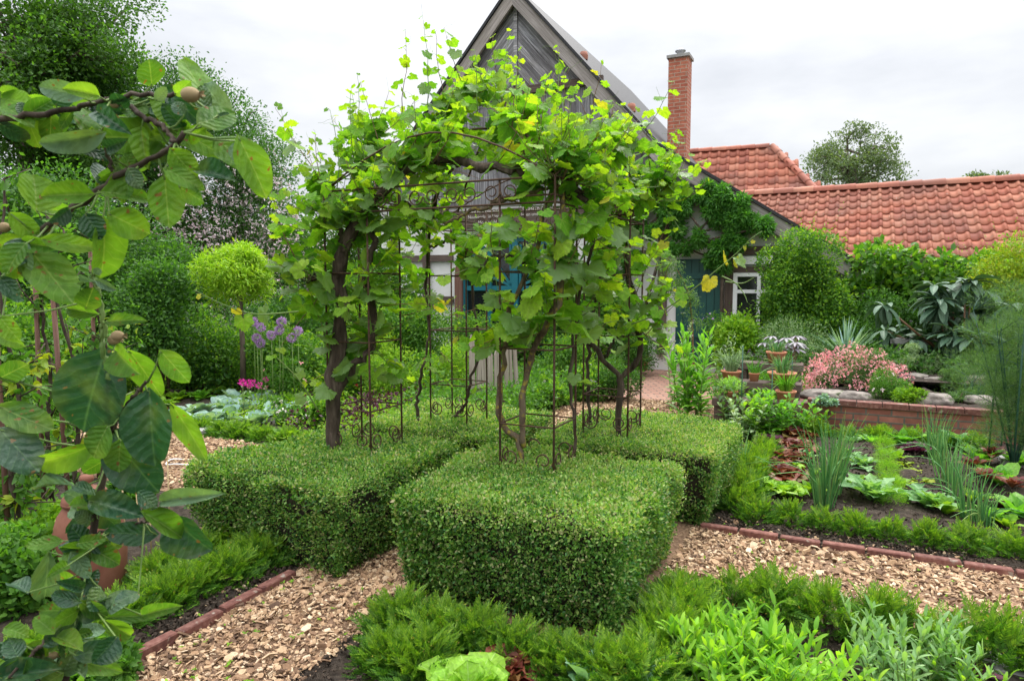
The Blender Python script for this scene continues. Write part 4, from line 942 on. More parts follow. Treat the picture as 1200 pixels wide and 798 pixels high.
def bigleaf_tree():
    base = W(1.55, 11.3); root = thing('loquat_tree', 'small tree with long drooping dark grey-green leaves and crooked brown stems', 'tree', base); tk = MB(); lf = MB(); ends = []
    for k in range(30):
        a = rng.uniform(0, 6.28); r_ = rng.uniform(.2, 1.1); e = np.array([math.cos(a)*r_*1.1, math.sin(a)*r_*.6-.1, rng.uniform(.95, 1.75)-.3*r_]); mid = np.array([e[0]*.55, e[1]*.5, rng.uniform(.45, .75)]); tk.tube([(0, 0, .0), (0.02, 0, .3), mid+rng.normal(size=3)*.06, e], [.04, .034, .016, .007], 6); ends.append(e)
        if k % 2: e2 = mid+np.array([rng.normal()*.4, rng.normal()*.2, rng.uniform(.2, .8)]); tk.tube([mid, (mid+e2)/2+rng.normal(size=3)*.05, e2], [.025, .018, .01], 5); ends.append(e2)
    T_ = grid_leaf(ovate(.14, .55), 8, 2, cup=.5, curl=.55, seed=3)
    for e in ends:
        n = rng.integers(16, 24); an = rng.uniform(0, 6.28, n); el = rng.uniform(-1.35, .6, n); tip = np.stack([np.cos(an)*np.cos(el), np.sin(an)*np.cos(el), np.sin(el)], -1)
        lf.scatter(T_, e+tip*.02, frames(tip, nrm(np.array([0, 0, 1.])+tip*.3+rv(n)*.15)), rng.uniform(.22, .38, n))
    tk.build('trunk', M['redcane'], root); lf.build('crown', M['loquat'], root)
bigleaf_tree()
shrub('bush', 'tall yellow-green shrub with upright shoots at the right edge', 'shrub', at(1180, 300, 10.0)*[1, 1, 0], 1.05, .8, 2.8, 52, 34000, .03, .06, M['yellowgreen'], cr_=.32, mat2=M['shrubbright'], f2=.2, top=True)
shrub('bush', 'shaded green shrub low at the right behind the feathery plants', 'shrub', at(1190, 400, 9.3)*[1, 1, 0], .9, .6, 1.25, 18, 10000, .03, .06, M['shrubdark'], cr_=.36, mat2=M['shrubmid'], f2=.3)
shrub('bush', 'low dark undergrowth bush below the drooping-leaved tree', 'shrub', W(2.2, 11.9), 1.3, .5, .8, 18, 9000, .03, .06, M['shrubdark'], cr_=.36, mat2=M['shrubmid'], f2=.3, axis=1)
shrub('bush', 'dark green bush left of the bench', 'shrub', W(.55, 11.9), .8, .5, 1.5, 18, 12000, .03, .06, M['shrubdark'], cr_=.36, mat2=M['shrubmid'], f2=.3)
# ------------------------------------------------------------------ iron arbour
PIL = {'A': (-1.62, 3.68), 'B': (-2.86, 3.63), 'C': (-2.86, 4.86), 'D': (-1.55, 4.90)}
HP = .17
AB = W(-2.22, 4.27, 0)
arb = thing('iron_arbour', 'rusty wrought iron arbour with four square latticed legs, overgrown by grapevines', 'arbour', AB)
def ap(mb, name): return mb.build(name, M['rust'], arb, org=AB)
def scroll(mb, c, u, v, r, turns=1.35, ph=0., rad=.0045):
    t = np.linspace(0, turns*2*math.pi, 26); rr = r*(1-.62*t/t[-1]); c = np.asarray(c, float)
    mb.tube([c+u*math.cos(x+ph)*q+v*math.sin(x+ph)*q for x, q in zip(t, rr)], rad, 5)
for key, (a, b) in PIL.items():
    corners = [(a+sx*HP, b+sy*HP) for sx, sy in ((-1, -1), (1, -1), (1, 1), (-1, 1))]
    for ca, cb in corners:
        mb = MB(); mb.tube([W(ca, cb, .28), W(ca, cb, 1.2), W(ca, cb, 2.2)], .0068, 7); ap(mb, 'post')
    for z in (.80, 1.24, 1.68, 2.10):
        mb = MB()
        for k in range(4):
            mb.tube([W(*corners[k], z), W(*corners[(k+1) % 4], z)], .0052, 6)
        ap(mb, 'crossbar')
    for k in range(4):
        p0 = W(*corners[k]); p1 = W(*corners[(k+1) % 4]); u = nrm(p1-p0)
        for sg, q in ((1, p0), (-1, p1)):
            mb = MB(); scroll(mb, q+u*sg*.062+UZ*.605, u*sg, UZ, .058, ph=math.pi); ap(mb, 'scroll')
# frieze of scrolls between the legs, arches and dome rods
order = ['B', 'A', 'D', 'C']
for i in range(4):
    a0, a1 = PIL[order[i]], PIL[order[(i+1) % 4]]; ctr = np.array([-2.22, 4.27])
    def outer(p): v = np.array(p)-ctr; return p[0]+np.sign(v[0])*HP, p[1]+np.sign(v[1])*HP
    p0 = W(*outer(a0)); p1 = W(*outer(a1)); u = nrm(p1-p0); Ln = np.linalg.norm(p1-p0)
    for z in (2.06, 2.20):
        mb = MB(); mb.tube([p0+UZ*z, (p0+p1)/2+UZ*z, p1+UZ*z], .006, 6); ap(mb, 'top_rail')
    for k in range(5):
        c = p0+u*Ln*(k+.9)/6.2
        for sg in (-1, 1):
            mb = MB(); scroll(mb, c+u*sg*.055+UZ*(2.13), u*sg, UZ, .052, ph=math.pi, rad=.004); ap(mb, 'scroll')
    mb = MB(); mb.tube([p0+u*Ln*t+UZ*(2.2+.30*math.sin(t*math.pi)) for t in np.linspace(0, 1, 11)], .0055, 6); ap(mb, 'arch_rod')
for k in ('A', 'B', 'C', 'D'):
    p = W(*PIL[k]); c = W(-2.22, 4.27)
    mb = MB(); mb.tube([p+(c-p)*t+UZ*(2.2+.48*math.sin(t*math.pi/2)) for t in np.linspace(0, 1, 9)], .008, 6); ap(mb, 'dome_rod')

# ------------------------------------------------------------------ grapevines
def smooth(pts, n=24, jit=0.):
    P = np.asarray(pts, float); m_ = len(P); t = np.linspace(0, m_-1, n); out = []
    for x in t:
        i = min(int(x), m_-2); f = x-i; p0, p1, p2, p3 = P[max(i-1, 0)], P[i], P[i+1], P[min(i+2, m_-1)]
        out.append(.5*((2*p1)+(-p0+p2)*f+(2*p0-5*p1+4*p2-p3)*f*f+(-p0+3*p1-3*p2+p3)*f**3))
    out = np.array(out)
    if jit: out[1:-1] += rng.normal(size=(n-2, 3))*jit
    return out
class Vine:
    def __init__(s, label, base):
        s.root = thing('grapevine', label, 'grapevine', base); s.base = np.asarray(base, float); s.wood = MB(); s.cane = MB(); s.lf = [MB(), MB(), MB()]; s.paths = []
    def arm(s, pts, r0, r1, mat=0, jit=.008, n=28, grow=True, w_=1.):
        q = smooth(pts, n, jit); rad = np.linspace(r0, r1, n)*(1+.22*wob(q*9)); s.wood.tube(q, rad, 9, mat)
        if r0 > .015:                                          # shaggy strips and knots
            for k in range(int(14*r0/.03)):
                i = rng.integers(0, n-5); a = rv(1)[0]; a = a*r0*.75; s.wood.tube([q[i+j]+a*(rad[i+j]/r0) for j in range(5)], [.3*r0, .42*r0, .35*r0, .42*r0, .2*r0], 5, mat)
        if grow: s.paths.append((q, w_))
        return q
    def leaf(s, p, out, size, young):
        if 1.92 < p[2] < 2.40 and -.32 < p[0] < .34 and p[1] < 4.75 and rng.random() < .72: return      # kept open by pruning
        if 1.35 < p[2] <= 1.92 and -.62 < p[0] < -.14 and p[1] < 4.9 and rng.random() < .5: return
        pet = nrm(out*.7+np.array([0, 0, .35])+rng.normal(size=3)*.5)*size*rng.uniform(.45, .8); e = p+pet
        s.cane.tube([p, p+pet*.55+UZ*.004, e], [.0013, .0011, .001], 3, 0 if young else 1, cap=False)
        ho = nrm(out*[1, 1, 0]+1e-6); tip = nrm(ho*.75-UZ*rng.uniform(-.1, .75)+rng.normal(size=3)*.35); no = nrm(UZ*rng.uniform(.5, 1.2)+ho*.6+rng.normal(size=3)*.3)
        k = 1 if young else 0
        if young and rng.random() < .02: k = 2
        s.lf[k].scatter(T_VINE[rng.integers(5)], [e], frames(tip, no)[None], np.array([size*1.42]))
    def shoot(s, p, d, ln, size, up=.5, droop=0., young0=.45, rad=.0035):
        n = max(4, int(ln/.06)); q = [np.asarray(p, float)]; d = nrm(d)
        for i in range(n):
            t = i/n; d = nrm(d+UZ*(up*.14-droop*.22*t)+rng.normal(size=3)*.10); q.append(q[-1]+d*ln/n)
        q = np.array(q); s.cane.tube(q, np.linspace(rad, .0012, len(q)), 5, 1 if rng.random() < .5 else 0)
        side = nrm(np.cross(d, UZ)+1e-6)
        for i in range(1, len(q)):
            t = i/n; sz = size*(1-.66*t**1.8)*rng.uniform(.75, 1.12)
            if sz < .02: continue
            sd = side*(1 if i % 2 else -1)+rng.normal(size=3)*.5; s.leaf(q[i], nrm(sd), sz, t > young0+rng.uniform(-.2, .25))
            if rng.random() < .10+.25*(t > .7):               # tendril
                e = nrm(rng.normal(size=3)+[0, 0, .5]); tt = np.linspace(0, 1, 8)[:, None]; s.cane.tube(q[i]+tt*e*.10+np.sin(tt*7)*.012*rv(1), .0008, 3, 0, cap=False)
        return q
    def cover(s, n, ln, size, outc=None, up=.5, droop=.3, zmin=.9, **k):
        w_ = np.array([w for _, w in s.paths]); w_ = w_/w_.sum()
        for _ in range(n):
            q, _w = s.paths[rng.choice(len(s.paths), p=w_)]; cand = q[q[:, 2] > zmin]
            if not len(cand): continue
            p = cand[rng.integers(len(cand))]; c = s.base if outc is None else outc
            o = nrm((p-c)*[1, 1, 0]+rng.normal(size=3)*.35); s.shoot(p, o+UZ*rng.uniform(-.1, .9), rng.uniform(*ln), rng.uniform(*size), up, droop, **k)
    def done(s, barkm=('vinebark', 'mossbark')):
        s.wood.build('trunk', [M[x] for x in barkm], s.root, org=s.base); s.cane.build('canes', [M['cane'], M['redcane']], s.root, org=s.base)
        s.lf[0].build('foliage', M['vine'], s.root, org=s.base)
        s.lf[1].build('young_leaves', M['vineyoung'], s.root, org=s.base); 
        if s.lf[2].n: s.lf[2].build('yellow_leaves', M['vineyellow'], s.root, org=s.base)
def X(px, py, d): return at(px, py, d)
cA, cB, cC, cD = [W(*PIL[k]) for k in 'ABCD']; CC = W(-2.22, 4.27)
# left, thick old trunk
v = Vine('grapevine with the thickest dark old trunk, climbing the left front leg', X(391, 535, 4.42)*[1, 1, 0])
v.arm([X(391, 560, 4.42)*[1, 1, 0]+UZ*.25, X(391, 520, 4.42), X(390, 450, 4.42), X(401, 375, 4.45), X(396, 330, 4.45), X(403, 290, 4.42), X(432, 245, 4.35), X(472, 202, 4.3)], .048, .036, grow=True, w_=1.2, n=34)
v.arm([X(391, 470, 4.42), X(412, 432, 4.4), X(436, 405, 4.38), X(437, 360, 4.36), X(428, 322, 4.4), X(440, 285, 4.4)], .027, .019, w_=.8)
v.arm([X(472, 202, 4.3), X(510, 190, 4.25), X(560, 195, 4.15), X(610, 200, 4.0), X(650, 206, 3.95), X(688, 236, 3.9)], .030, .020, w_=1.6, jit=.012)
v.arm([X(472, 202, 4.3), X(500, 160, 4.6), X(520, 130, 4.8), X(560, 110, 4.9)], .022, .010, w_=1.6)
v.arm([X(403, 290, 4.42), X(390, 240, 4.5), X(375, 215, 4.6)], .016, .007, w_=1.)
v.arm([X(440, 285, 4.4), X(420, 210, 4.6), X(430, 170, 4.8)], .016, .007, w_=1.)
v.arm([X(396, 340, 4.45), X(372, 325, 4.4), X(360, 330, 4.35)], .02, .007, w_=.5)
v.cover(100, (.25, .55), (.105, .165), outc=cB, zmin=1.0)
for k in range(34): v.shoot(W(PIL['B'][0]+rng.uniform(-.2, .2), PIL['B'][1]+rng.uniform(-.2, .2), rng.uniform(1.0, 2.1)), rv(1)[0]*[1, 1, .4], rng.uniform(.2, .42), rng.uniform(.10, .16), .2, .4)
v.cover(42, (.3, .6), (.09, .14), outc=cB+UZ*0, zmin=2.0, up=1.0, droop=0)
for (x, y, d, ln) in ((395, 220, 4.5, .5), (430, 195, 4.5, .6), (470, 150, 4.6, .62), (500, 130, 4.6, .62), (385, 240, 4.4, .45), (520, 120, 4.8, .45), (445, 170, 4.7, .45)): v.shoot(X(x, y, d), np.array([rng.normal()*.18-.12, 0, 1.]), ln, .09, 1., 0., young0=.3)
q = v.shoot(X(345, 300, 4.2), np.array([-.45, 0, .5]), .45, .08, .6, 0)
# the long thin runner to the left
def runner(v, pts, leaves, rad=.0055):
    q = smooth(pts, 26); v.cane.tube(q, np.linspace(rad, .0015, 26), 5, 0)
    for t, sz, k in leaves:
        p = q[int(t*25)]; ho = rng.normal(size=3)*.4-UZ*.4; v.cane.tube([p, p+nrm(ho)*.04], .001, 3, 0, cap=False)
        v.lf[k].scatter(T_VINE[rng.integers(5)], [p+nrm(ho)*.04], frames(nrm(ho+[rng.normal()*.4, 0, -.3]), nrm(np.array([0, -.9, .5])+rng.normal(size=3)*.25))[None], np.array([sz*1.1]))
runner(v, [X(350, 365, 4.1), X(300, 368, 4.0), X(262, 357, 3.9), X(228, 340, 3.85)], [(.15, .12, 1), (.3, .13, 0), (.45, .12, 1), (.62, .07, 2), (.85, .04, 2)])
runner(v, [X(372, 480, 4.1), X(350, 445, 4.0), X(325, 420, 3.95), X(313, 412, 3.9)], [(.2, .09, 0), (.45, .08, 0), (.7, .07, 1), (.95, .03, 1)])
v.done()
# front leg
v = Vine('grapevine on the nearest leg with mossy twin stems bending out of the clipped box', X(608, 530, 4.0)*[1, 1, 0])
v.arm([X(612, 560, 4.0)*[1, 1, 0]+UZ*.3, X(609, 522, 4.0), X(588, 495, 4.02), X(586, 460, 4.03), X(592, 410, 4.02), X(600, 360, 4.0), X(625, 300, 3.95), X(640, 240, 3.9)], .017, .013, 1, w_=1)
v.arm([X(609, 522, 4.0), X(614, 518, 3.98), X(613, 470, 3.97), X(620, 425, 3.95), X(640, 380, 3.9), X(655, 340, 3.88), X(657, 260, 3.88), X(655, 205, 3.9)], .016, .022, 1, w_=1.6)
v.arm([X(670, 545, 4.1), X(673, 500, 4.1), X(668, 440, 4.1), X(676, 370, 4.1), X(690, 300, 4.1), X(700, 250, 4.2)], .010, .009, 0, w_=1)
v.arm([X(655, 205, 3.9), X(610, 150, 4.3), X(590, 120, 4.6)], .016, .008, w_=1.7)
v.arm([X(655, 230, 3.9), X(690, 190, 4.1), X(720, 175, 4.4)], .014, .007, w_=1.5)
v.arm([X(655, 215, 3.9), X(600, 232, 4.0), X(560, 245, 4.1), X(520, 262, 4.15)], .014, .010, 1, w_=.35)
v.arm([X(625, 310, 3.92), X(580, 300, 3.9), X(560, 320, 3.9)], .009, .005, w_=.7)
v.cover(84, (.22, .5), (.115, .18), outc=cA, zmin=1.25)
v.cover(40, (.3, .6), (.085, .13), outc=cA, zmin=2.1, up=1., droop=0)
for (x, y, d, ln) in ((600, 150, 4.2, .45), (650, 160, 4.1, .55), (665, 190, 4.0, .5), (700, 170, 4.2, .35), (560, 130, 4.5, .4), (630, 170, 4.2, .35)): v.shoot(X(x, y, d), np.array([rng.normal()*.15+.05, 0, 1.]), ln, .085, 1., 0., young0=.2)
v.shoot(X(660, 440, 3.95), np.array([.5, -.2, -.2]), .22, .08, 0, .3)
v.done(('vinebark', 'mossbark'))
# rear right leg
v = Vine('grapevine on the rear right leg with a forked trunk above the back box block', X(727, 508, 4.98)*[1, 1, 0])
v.arm([X(727, 520, 4.98)*[1, 1, 0]+UZ*.3, X(726, 500, 4.98), X(727, 450, 4.98), X(729, 440, 4.98), X(745, 425, 4.96), X(751, 400, 4.95), X(744, 370, 4.95), X(738, 330, 5.0), X(730, 270, 5.0), X(722, 235, 5.0)], .027, .014, w_=1.3)
v.arm([X(729, 445, 4.98), X(700, 412, 5.0), X(678, 385, 5.05), X(665, 350, 5.0), X(662, 300, 4.9)], .018, .010, w_=1.)
v.arm([X(710, 420, 5.), X(722, 395, 5.0), X(745, 372, 5.0)], .010, .007, w_=.6)
v.arm([X(694, 515, 5.25), X(690, 480, 5.25), X(688, 430, 5.2), X(700, 350, 5.2), X(710, 260, 5.2)], .016, .010, w_=1.)
v.arm([X(722, 235, 5.0), X(690, 190, 5.0), X(640, 170, 5.0), X(600, 160, 4.9)], .016, .008, w_=1.4)
v.arm([X(722, 235, 5.0), X(755, 215, 4.9), X(775, 230, 4.8)], .012, .006, w_=1.)
v.cover(88, (.25, .55), (.10, .165), outc=cD, zmin=1.2)
v.cover(30, (.25, .5), (.08, .12), outc=cD, zmin=2.1, up=1., droop=0, young0=.25)
for (x, y, d, ln) in ((690, 150, 4.6, .4), (590, 105, 4.7, .4), (540, 95, 4.8, .35), (725, 185, 4.8, .35)): v.shoot(X(x, y, d), np.array([rng.normal()*.2, 0, 1.]), ln, .10, 1., 0., young0=.2)
runner(v, [X(740, 380, 4.6), X(770, 368, 4.5), X(805, 345, 4.4), X(838, 318, 4.3), X(862, 298, 4.25), X(880, 280, 4.2), X(893, 271, 4.2)], [(.12, .10, 1), (.2, .1, 1), (.35, .11, 1), (.45, .08, 2), (.6, .11, 2), (.66, .08, 2), (.68, .11, 0), (.5, .12, 2), (.8, .04, 2), (.9, .03, 2)])
runner(v, [X(846, 324, 4.28), X(862, 332, 4.25), X(872, 345, 4.22), X(876, 355, 4.2)], [])
runner(v, [X(850, 330, 4.27), X(870, 332, 4.25), X(884, 325, 4.22)], [])
for (x, y, d, ln) in ((740, 230, 4.9, .4), (770, 240, 4.9, .35), (700, 190, 4.8, .4), (760, 300, 4.8, .35), (770, 350, 4.8, .3)): v.shoot(X(x, y, d), np.array([.5, -.1, .8]), ln, .09, .6, 0.1, young0=.15)
v.done()
# rear left leg
v = Vine('grapevine on the rear left leg with thin crossing stems, seen through the arch', X(490, 490, 5.55)*[1, 1, 0])
v.arm([X(492, 500, 5.55)*[1, 1, 0]+UZ*.3, X(489, 478, 5.55), X(492, 450, 5.55), X(502, 400, 5.55), X(500, 330, 5.55), X(505, 265, 5.5)], .015, .010, w_=1.)
v.arm([X(530, 490, 5.6), X(543, 478, 5.55), X(550, 460, 5.5), X(560, 410, 5.5), X(555, 350, 5.5), X(545, 270, 5.4)], .013, .008, w_=1.)
v.arm([X(505, 265, 5.5), X(520, 210, 5.3), X(560, 180, 5.1)], .014, .007, w_=1.4)
v.arm([X(505, 265, 5.5), X(470, 230, 5.3), X(450, 200, 5.1)], .014, .007, w_=1.4)
v.arm([X(505, 290, 5.5), X(530, 282, 5.4), X(565, 290, 5.3)], .010, .006, w_=.5)
v.cover(56, (.22, .45), (.09, .15), outc=cC, zmin=1.55, young0=.25)
v.cover(12, (.3, .5), (.08, .12), outc=cC, zmin=2.1, up=1., droop=0, young0=.25)
for k in range(8): v.shoot(X(rng.uniform(480, 560), rng.uniform(390, 470), 5.5), rng.normal(size=3), .22, .07, .2, .2, young0=.1)
v.done()
T_MID = [grid_leaf(ovate(.24, .45, .9), 6, 2, cup=.3, curl=c, wave=.05, seed=i) for i, c in enumerate((.3, .5))]
# ------------------------------------------------------------------ small yew shrubs edging the beds
def yew_proto(seed, r_, h, n, ln):
    mb = MB(); st = MB(); g = np.random.default_rng(seed); d = nrm(g.normal(size=(n, 3))+[0, 0, .35]); d[:, 2] = np.abs(d[:, 2])*1.0
    rad = g.uniform(.35, 1.0, n)**.7; P = d*rad[:, None]*[r_, r_, h*.80]; P[:, 2] = np.maximum(P[:, 2]-.02, .015)
    tip = nrm(d*[1, 1, .7]+[0, 0, .5]+g.normal(size=(n, 3))*.42); no = nrm(d*.6+[0, 0, .5]+g.normal(size=(n, 3))*.4); S = g.uniform(.75, 1.25, n)*ln
    new = (rad > .76) & (P[:, 2] > h*.3)
    for k in range(3):
        q = (np.arange(n) % 3 == k)
        mb.scatter(T_SPRIG[k], P[q & ~new], frames(tip, no)[q & ~new], S[q & ~new], 0); mb.scatter(T_SPRIG[k], P[q & new], frames(tip, no)[q & new], S[q & new], 1)
    t = P[g.random(n) < .35]; m_ = len(t); mb.scatter(T_OVAL, t+tip[:m_]*ln*.8, frames(nrm(g.normal(size=(m_, 3))+[0, 0, 1]), rv(m_)), g.uniform(.008, .014, m_), 2)
    for k in range(7):
        e = P[g.integers(n)]*.85; st.tube([(0, 0, 0), (e[0]*.35, e[1]*.35, e[2]*.5), e], [.006, .004, .002], 4)
    return mb, st
YEW = []
def yew_row(spots, where, scale=1., kind=0, thick=1.):
    n = len(spots)
    ordw = ['first', 'second', 'third', 'fourth', 'fifth', 'sixth', 'seventh', 'eighth', 'ninth', 'tenth', 'eleventh', 'twelfth', 'thirteenth', 'fourteenth', 'fifteenth']
    for i, p in enumerate(spots):
        lab = 'small yew shrub, %s from left %s' % (ordw[i], where)
        s = scale*random.uniform(.88, 1.14); z = random.uniform(0, 6.28)
        k = kind*3+random.randrange(3)
        if YEW[k][1] is None:
            root = thing('yew_shrub', lab, 'shrub', p, z, 'small yew shrubs edging the beds'); root.scale = (s*thick, s*thick, s*.84)
            mb, st = YEW[k][0]; mb.build('foliage', [M['yew'], M['yewbright'], M['yewtip']], root); st.build('stem', M['twig'], root); YEW[k][1] = root
        else: copy_tree(YEW[k][1], p, z, (s*thick, s*thick, s*.84), lab)
for k in range(3): YEW.append([yew_proto(30+k, .115, .25, 165, .088), None])
for k in range(3): YEW.append([yew_proto(40+k, .18, .29, 360, .10), None])
J = lambda: random.uniform(-.025, .025)
yew_row([W(-.50+i*.205+J(), 4.80+J(), .01) for i in range(14)], 'between brick edging and red lettuces', .86)
yew_row([W(-.45+i*.215+J(), 3.38+J(), .01) for i in range(12)], 'in the thin row before the chip path', 1.16)
yew_row([W(-1.78+i*.19+J(), 2.50+J(), 0) for i in range(6)], 'along the front of the nearest box block', .86, 1)
yew_row([W(-1.70+i*.2+J(), 2.28+J(), 0) for i in range(2)], 'in the second row beside the big lettuce', .8, 1)
yew_row([W(-3.28+J(), 2.35+i*.24+J(), 0) for i in range(4)], 'behind the forcing pot beside left block', .8, 1)
yew_row([W(-.66+J(), 2.55+i*.19+J(), 0) for i in range(5)], 'in the diagonal row beside the nearest box block', .86, 1)
yew_row([W(-2.98+J(), 1.15+i*.2+J(), 0) for i in range(9)], 'along the left bed beside the terracotta forcer', .8, 1)
yew_row([W(-.64+J(), 5.0+i*.22+J(), 0) for i in range(8)], 'between back box block and vegetable bed', 1.15)
yew_row([W(-6.6+i*.3+J(), 5.15+J(), 0) for i in range(10)], 'in the low row before the cabbages', .75, 1, 1.15)
yew_row([W(-1.0+i*.27+J(), 7.85+J(), 0) for i in range(9)], 'in the shaded row below the brick wall', .85, 0, 1.25)

# ------------------------------------------------------------------ vegetables
def T_head(w, cup, curl, wave, wf, seed, pk=.6, e=.8): return grid_leaf(ovate(w, pk, e), 9, 4, cup=cup, curl=curl, wave=wave, wfreq=wf, seed=seed)
T_LET = [T_head(.48, .2, .5, .30, 3.6, i, .68, .55) for i in range(4)]
T_ROM = [T_head(.40, .35, .35, .14, 2.8, i, .66, .55) for i in range(4)]
T_COS = [T_head(.30, .45, .25, .06, 2.0, i, .62, .6) for i in range(3)]
T_CAB = [T_head(.38, .3, .3, .10, 1.6, i, .62, .6) for i in range(3)]
def jag_leaf(seed):
    r = np.random.default_rng(seed); f0 = ovate(.26, .55, .7); return grid_leaf(lambda t: f0(t)*(1 if int(t*12) % 2 == 0 else .48)+.01, 12, 2, cup=.3, curl=.6, wave=.10, wfreq=2, seed=seed)
T_JAG = [jag_leaf(i) for i in range(3)]
def rosette(mb, n, ln, TT, el0, el1, c=(0, 0, 0), mat=0, inner=.45, rbase=.02, jitter=.15, sec=1.):
    for i in range(n):
        t = i/max(n-1, 1); a = i*2.399+rng.normal()*.25; el = R(el0+(el1-el0)*t)+rng.normal()*jitter; l = ln*(1-(1-inner)*t)*rng.uniform(.85, 1.12)
        h = np.array([math.cos(a), math.sin(a), 0]); tip = h*math.cos(el)+UZ*math.sin(el); no = nrm(-h*math.sin(el)+UZ*math.cos(el)+rng.normal(size=3)*.1)
        mb.scatter(TT[rng.integers(len(TT))], [np.array(c)+h*rbase*(1-t)], frames(tip, no)[None], np.array([l]), mat)
def veg(name, label, p, n, ln, TT, el0, el1, mat, group=None, cat=None, inner=.45, lift=.0, sec=None):
    mb = MB(); rosette(mb, n, ln, TT, el0, el1, (0, 0, lift), inner=inner)
    o = mb.build(name, M[mat]); o.location = tuple(np.asarray(p, float)); o.rotation_euler = (0, 0, random.uniform(0, 6))
    return tag(o, label, cat or name.replace('_', ' '), group)
g1 = 'red lettuces in the vegetable bed'; g2 = 'green lettuces in the vegetable bed'
for px, py, s, lab in ((918, 563, 1.1, 'frilly dark red lettuce nearest the yew row'), (905, 552, .9, 'small frilly red lettuce left of the nearest red one'), (928, 545, 1.0, 'frilly red lettuce in the middle of its row'), (932, 530, 1.0, 'frilly red lettuce behind the middle one in its row'), (930, 516, 1.1, 'frilly dark red lettuce at the far end of its row'), (938, 508, .9, 'frilly red lettuce at the far end, touching the tall potato-like plant')):
    veg('red_lettuce', lab, G(px, py)*[1, 1, 0]+UZ*.02, 34, .20*s, T_LET, 25, 80, 'redlettuce', g1, 'lettuce')
for px, py, s, lab in ((919, 583, 1.1, 'light green lettuce just behind the yew row'), (924, 552, .8, 'small light green lettuce wedged among red ones'), (936, 526, .9, 'light green lettuce at the far end among red ones')):
    veg('green_lettuce', lab, G(px, py)*[1, 1, 0]+UZ*.02, 24, .17*s, T_LET, 25, 80, 'lettuce', g2, 'lettuce')
for px, py, lab in ((884, 530, 'dark purple leafy plant beside the back box block'), (1072, 531, 'dark purple leafy plant between the onion rows and pale greens'), (900, 520, 'dark purple leafy plant left of the red lettuces'), (1170, 600, 'purple-red leafy plant near the right end of the yew row')):
    veg('purple_orache', lab, G(px, py)*[1, 1, 0], 26, .17, T_CAB, 20, 80, 'purple', 'purple leafy plants', 'vegetable')
for px, py, s, m_, lab in ((1022, 588, 1.35, 'jagged', 'silvery green plant with deeply toothed arching leaves in mid bed'), (1011, 548, .8, 'jagged', 'smaller toothed-leaved plant behind the large one'), (1090, 598, 1.1, 'jagged', 'toothed pale green plant right of the onion clump'), (1058, 522, 1.0, 'greenveg', 'bright green leafy vegetable near the brick wall'), (1120, 525, 1.1, 'jagged', 'grey-green toothed plant at the back of the bed near the wall'), (1148, 545, 1.0, 'greenveg', 'green leafy vegetable with reddish stalks at the right of the bed'), (1172, 570, 1.1, 'greenveg', 'green beet-like plant by the stone slab'), (1192, 548, 1.0, 'greenveg', 'green beet-like plant at the right edge of the bed'), (1195, 610, 1.1, 'greenveg', 'leafy green plant at the picture edge, nearest in the vegetable bed')):
    veg('leafy_vegetable', lab, G(px, py)*[1, 1, 0]+UZ*.01, 20, .24*s, T_JAG if m_ == 'jagged' else T_MID, 38, 85, m_, 'leafy vegetables', 'vegetable', inner=.5)
for i, (px, py) in enumerate(((1000, 572), (1056, 572), (1065, 590), (1108, 604), (990, 536), (1052, 540), (1022, 522), (1000, 520), (1098, 520), (1140, 590), (1160, 612), (950, 580), (952, 560), (945, 540), (1180, 620), (1135, 530))):
    veg('seedling', ['low green seedling right of the tallest onion clump', 'low green seedling right of the carrot row', 'green seedling between carrots and the right onion clumps', 'green seedling at the foot of the right onion clumps', 'green seedling behind the tallest onion clump', 'green seedling beside the far carrots', 'green seedling before the brick wall yews', 'small green seedling left of the far carrots', 'green seedling at the far end of the onion row', 'green seedling between onions and beets', 'green seedling under the amaranth near the yew row', 'small green seedling right of the nearest light lettuce', 'small green seedling beside the middle red lettuce', 'small green seedling beside the far red lettuce', 'green seedling in the near right corner of the vegetable bed', 'green seedling at the back right of the bed'][i], G(px, py)*[1, 1, 0]+UZ*.02, 14, random.uniform(.10, .19), T_MID, 38, 85, random.choice(('greenveg', 'shrubbright', 'jagged')), 'young seedlings in the vegetable bed', 'seedling')
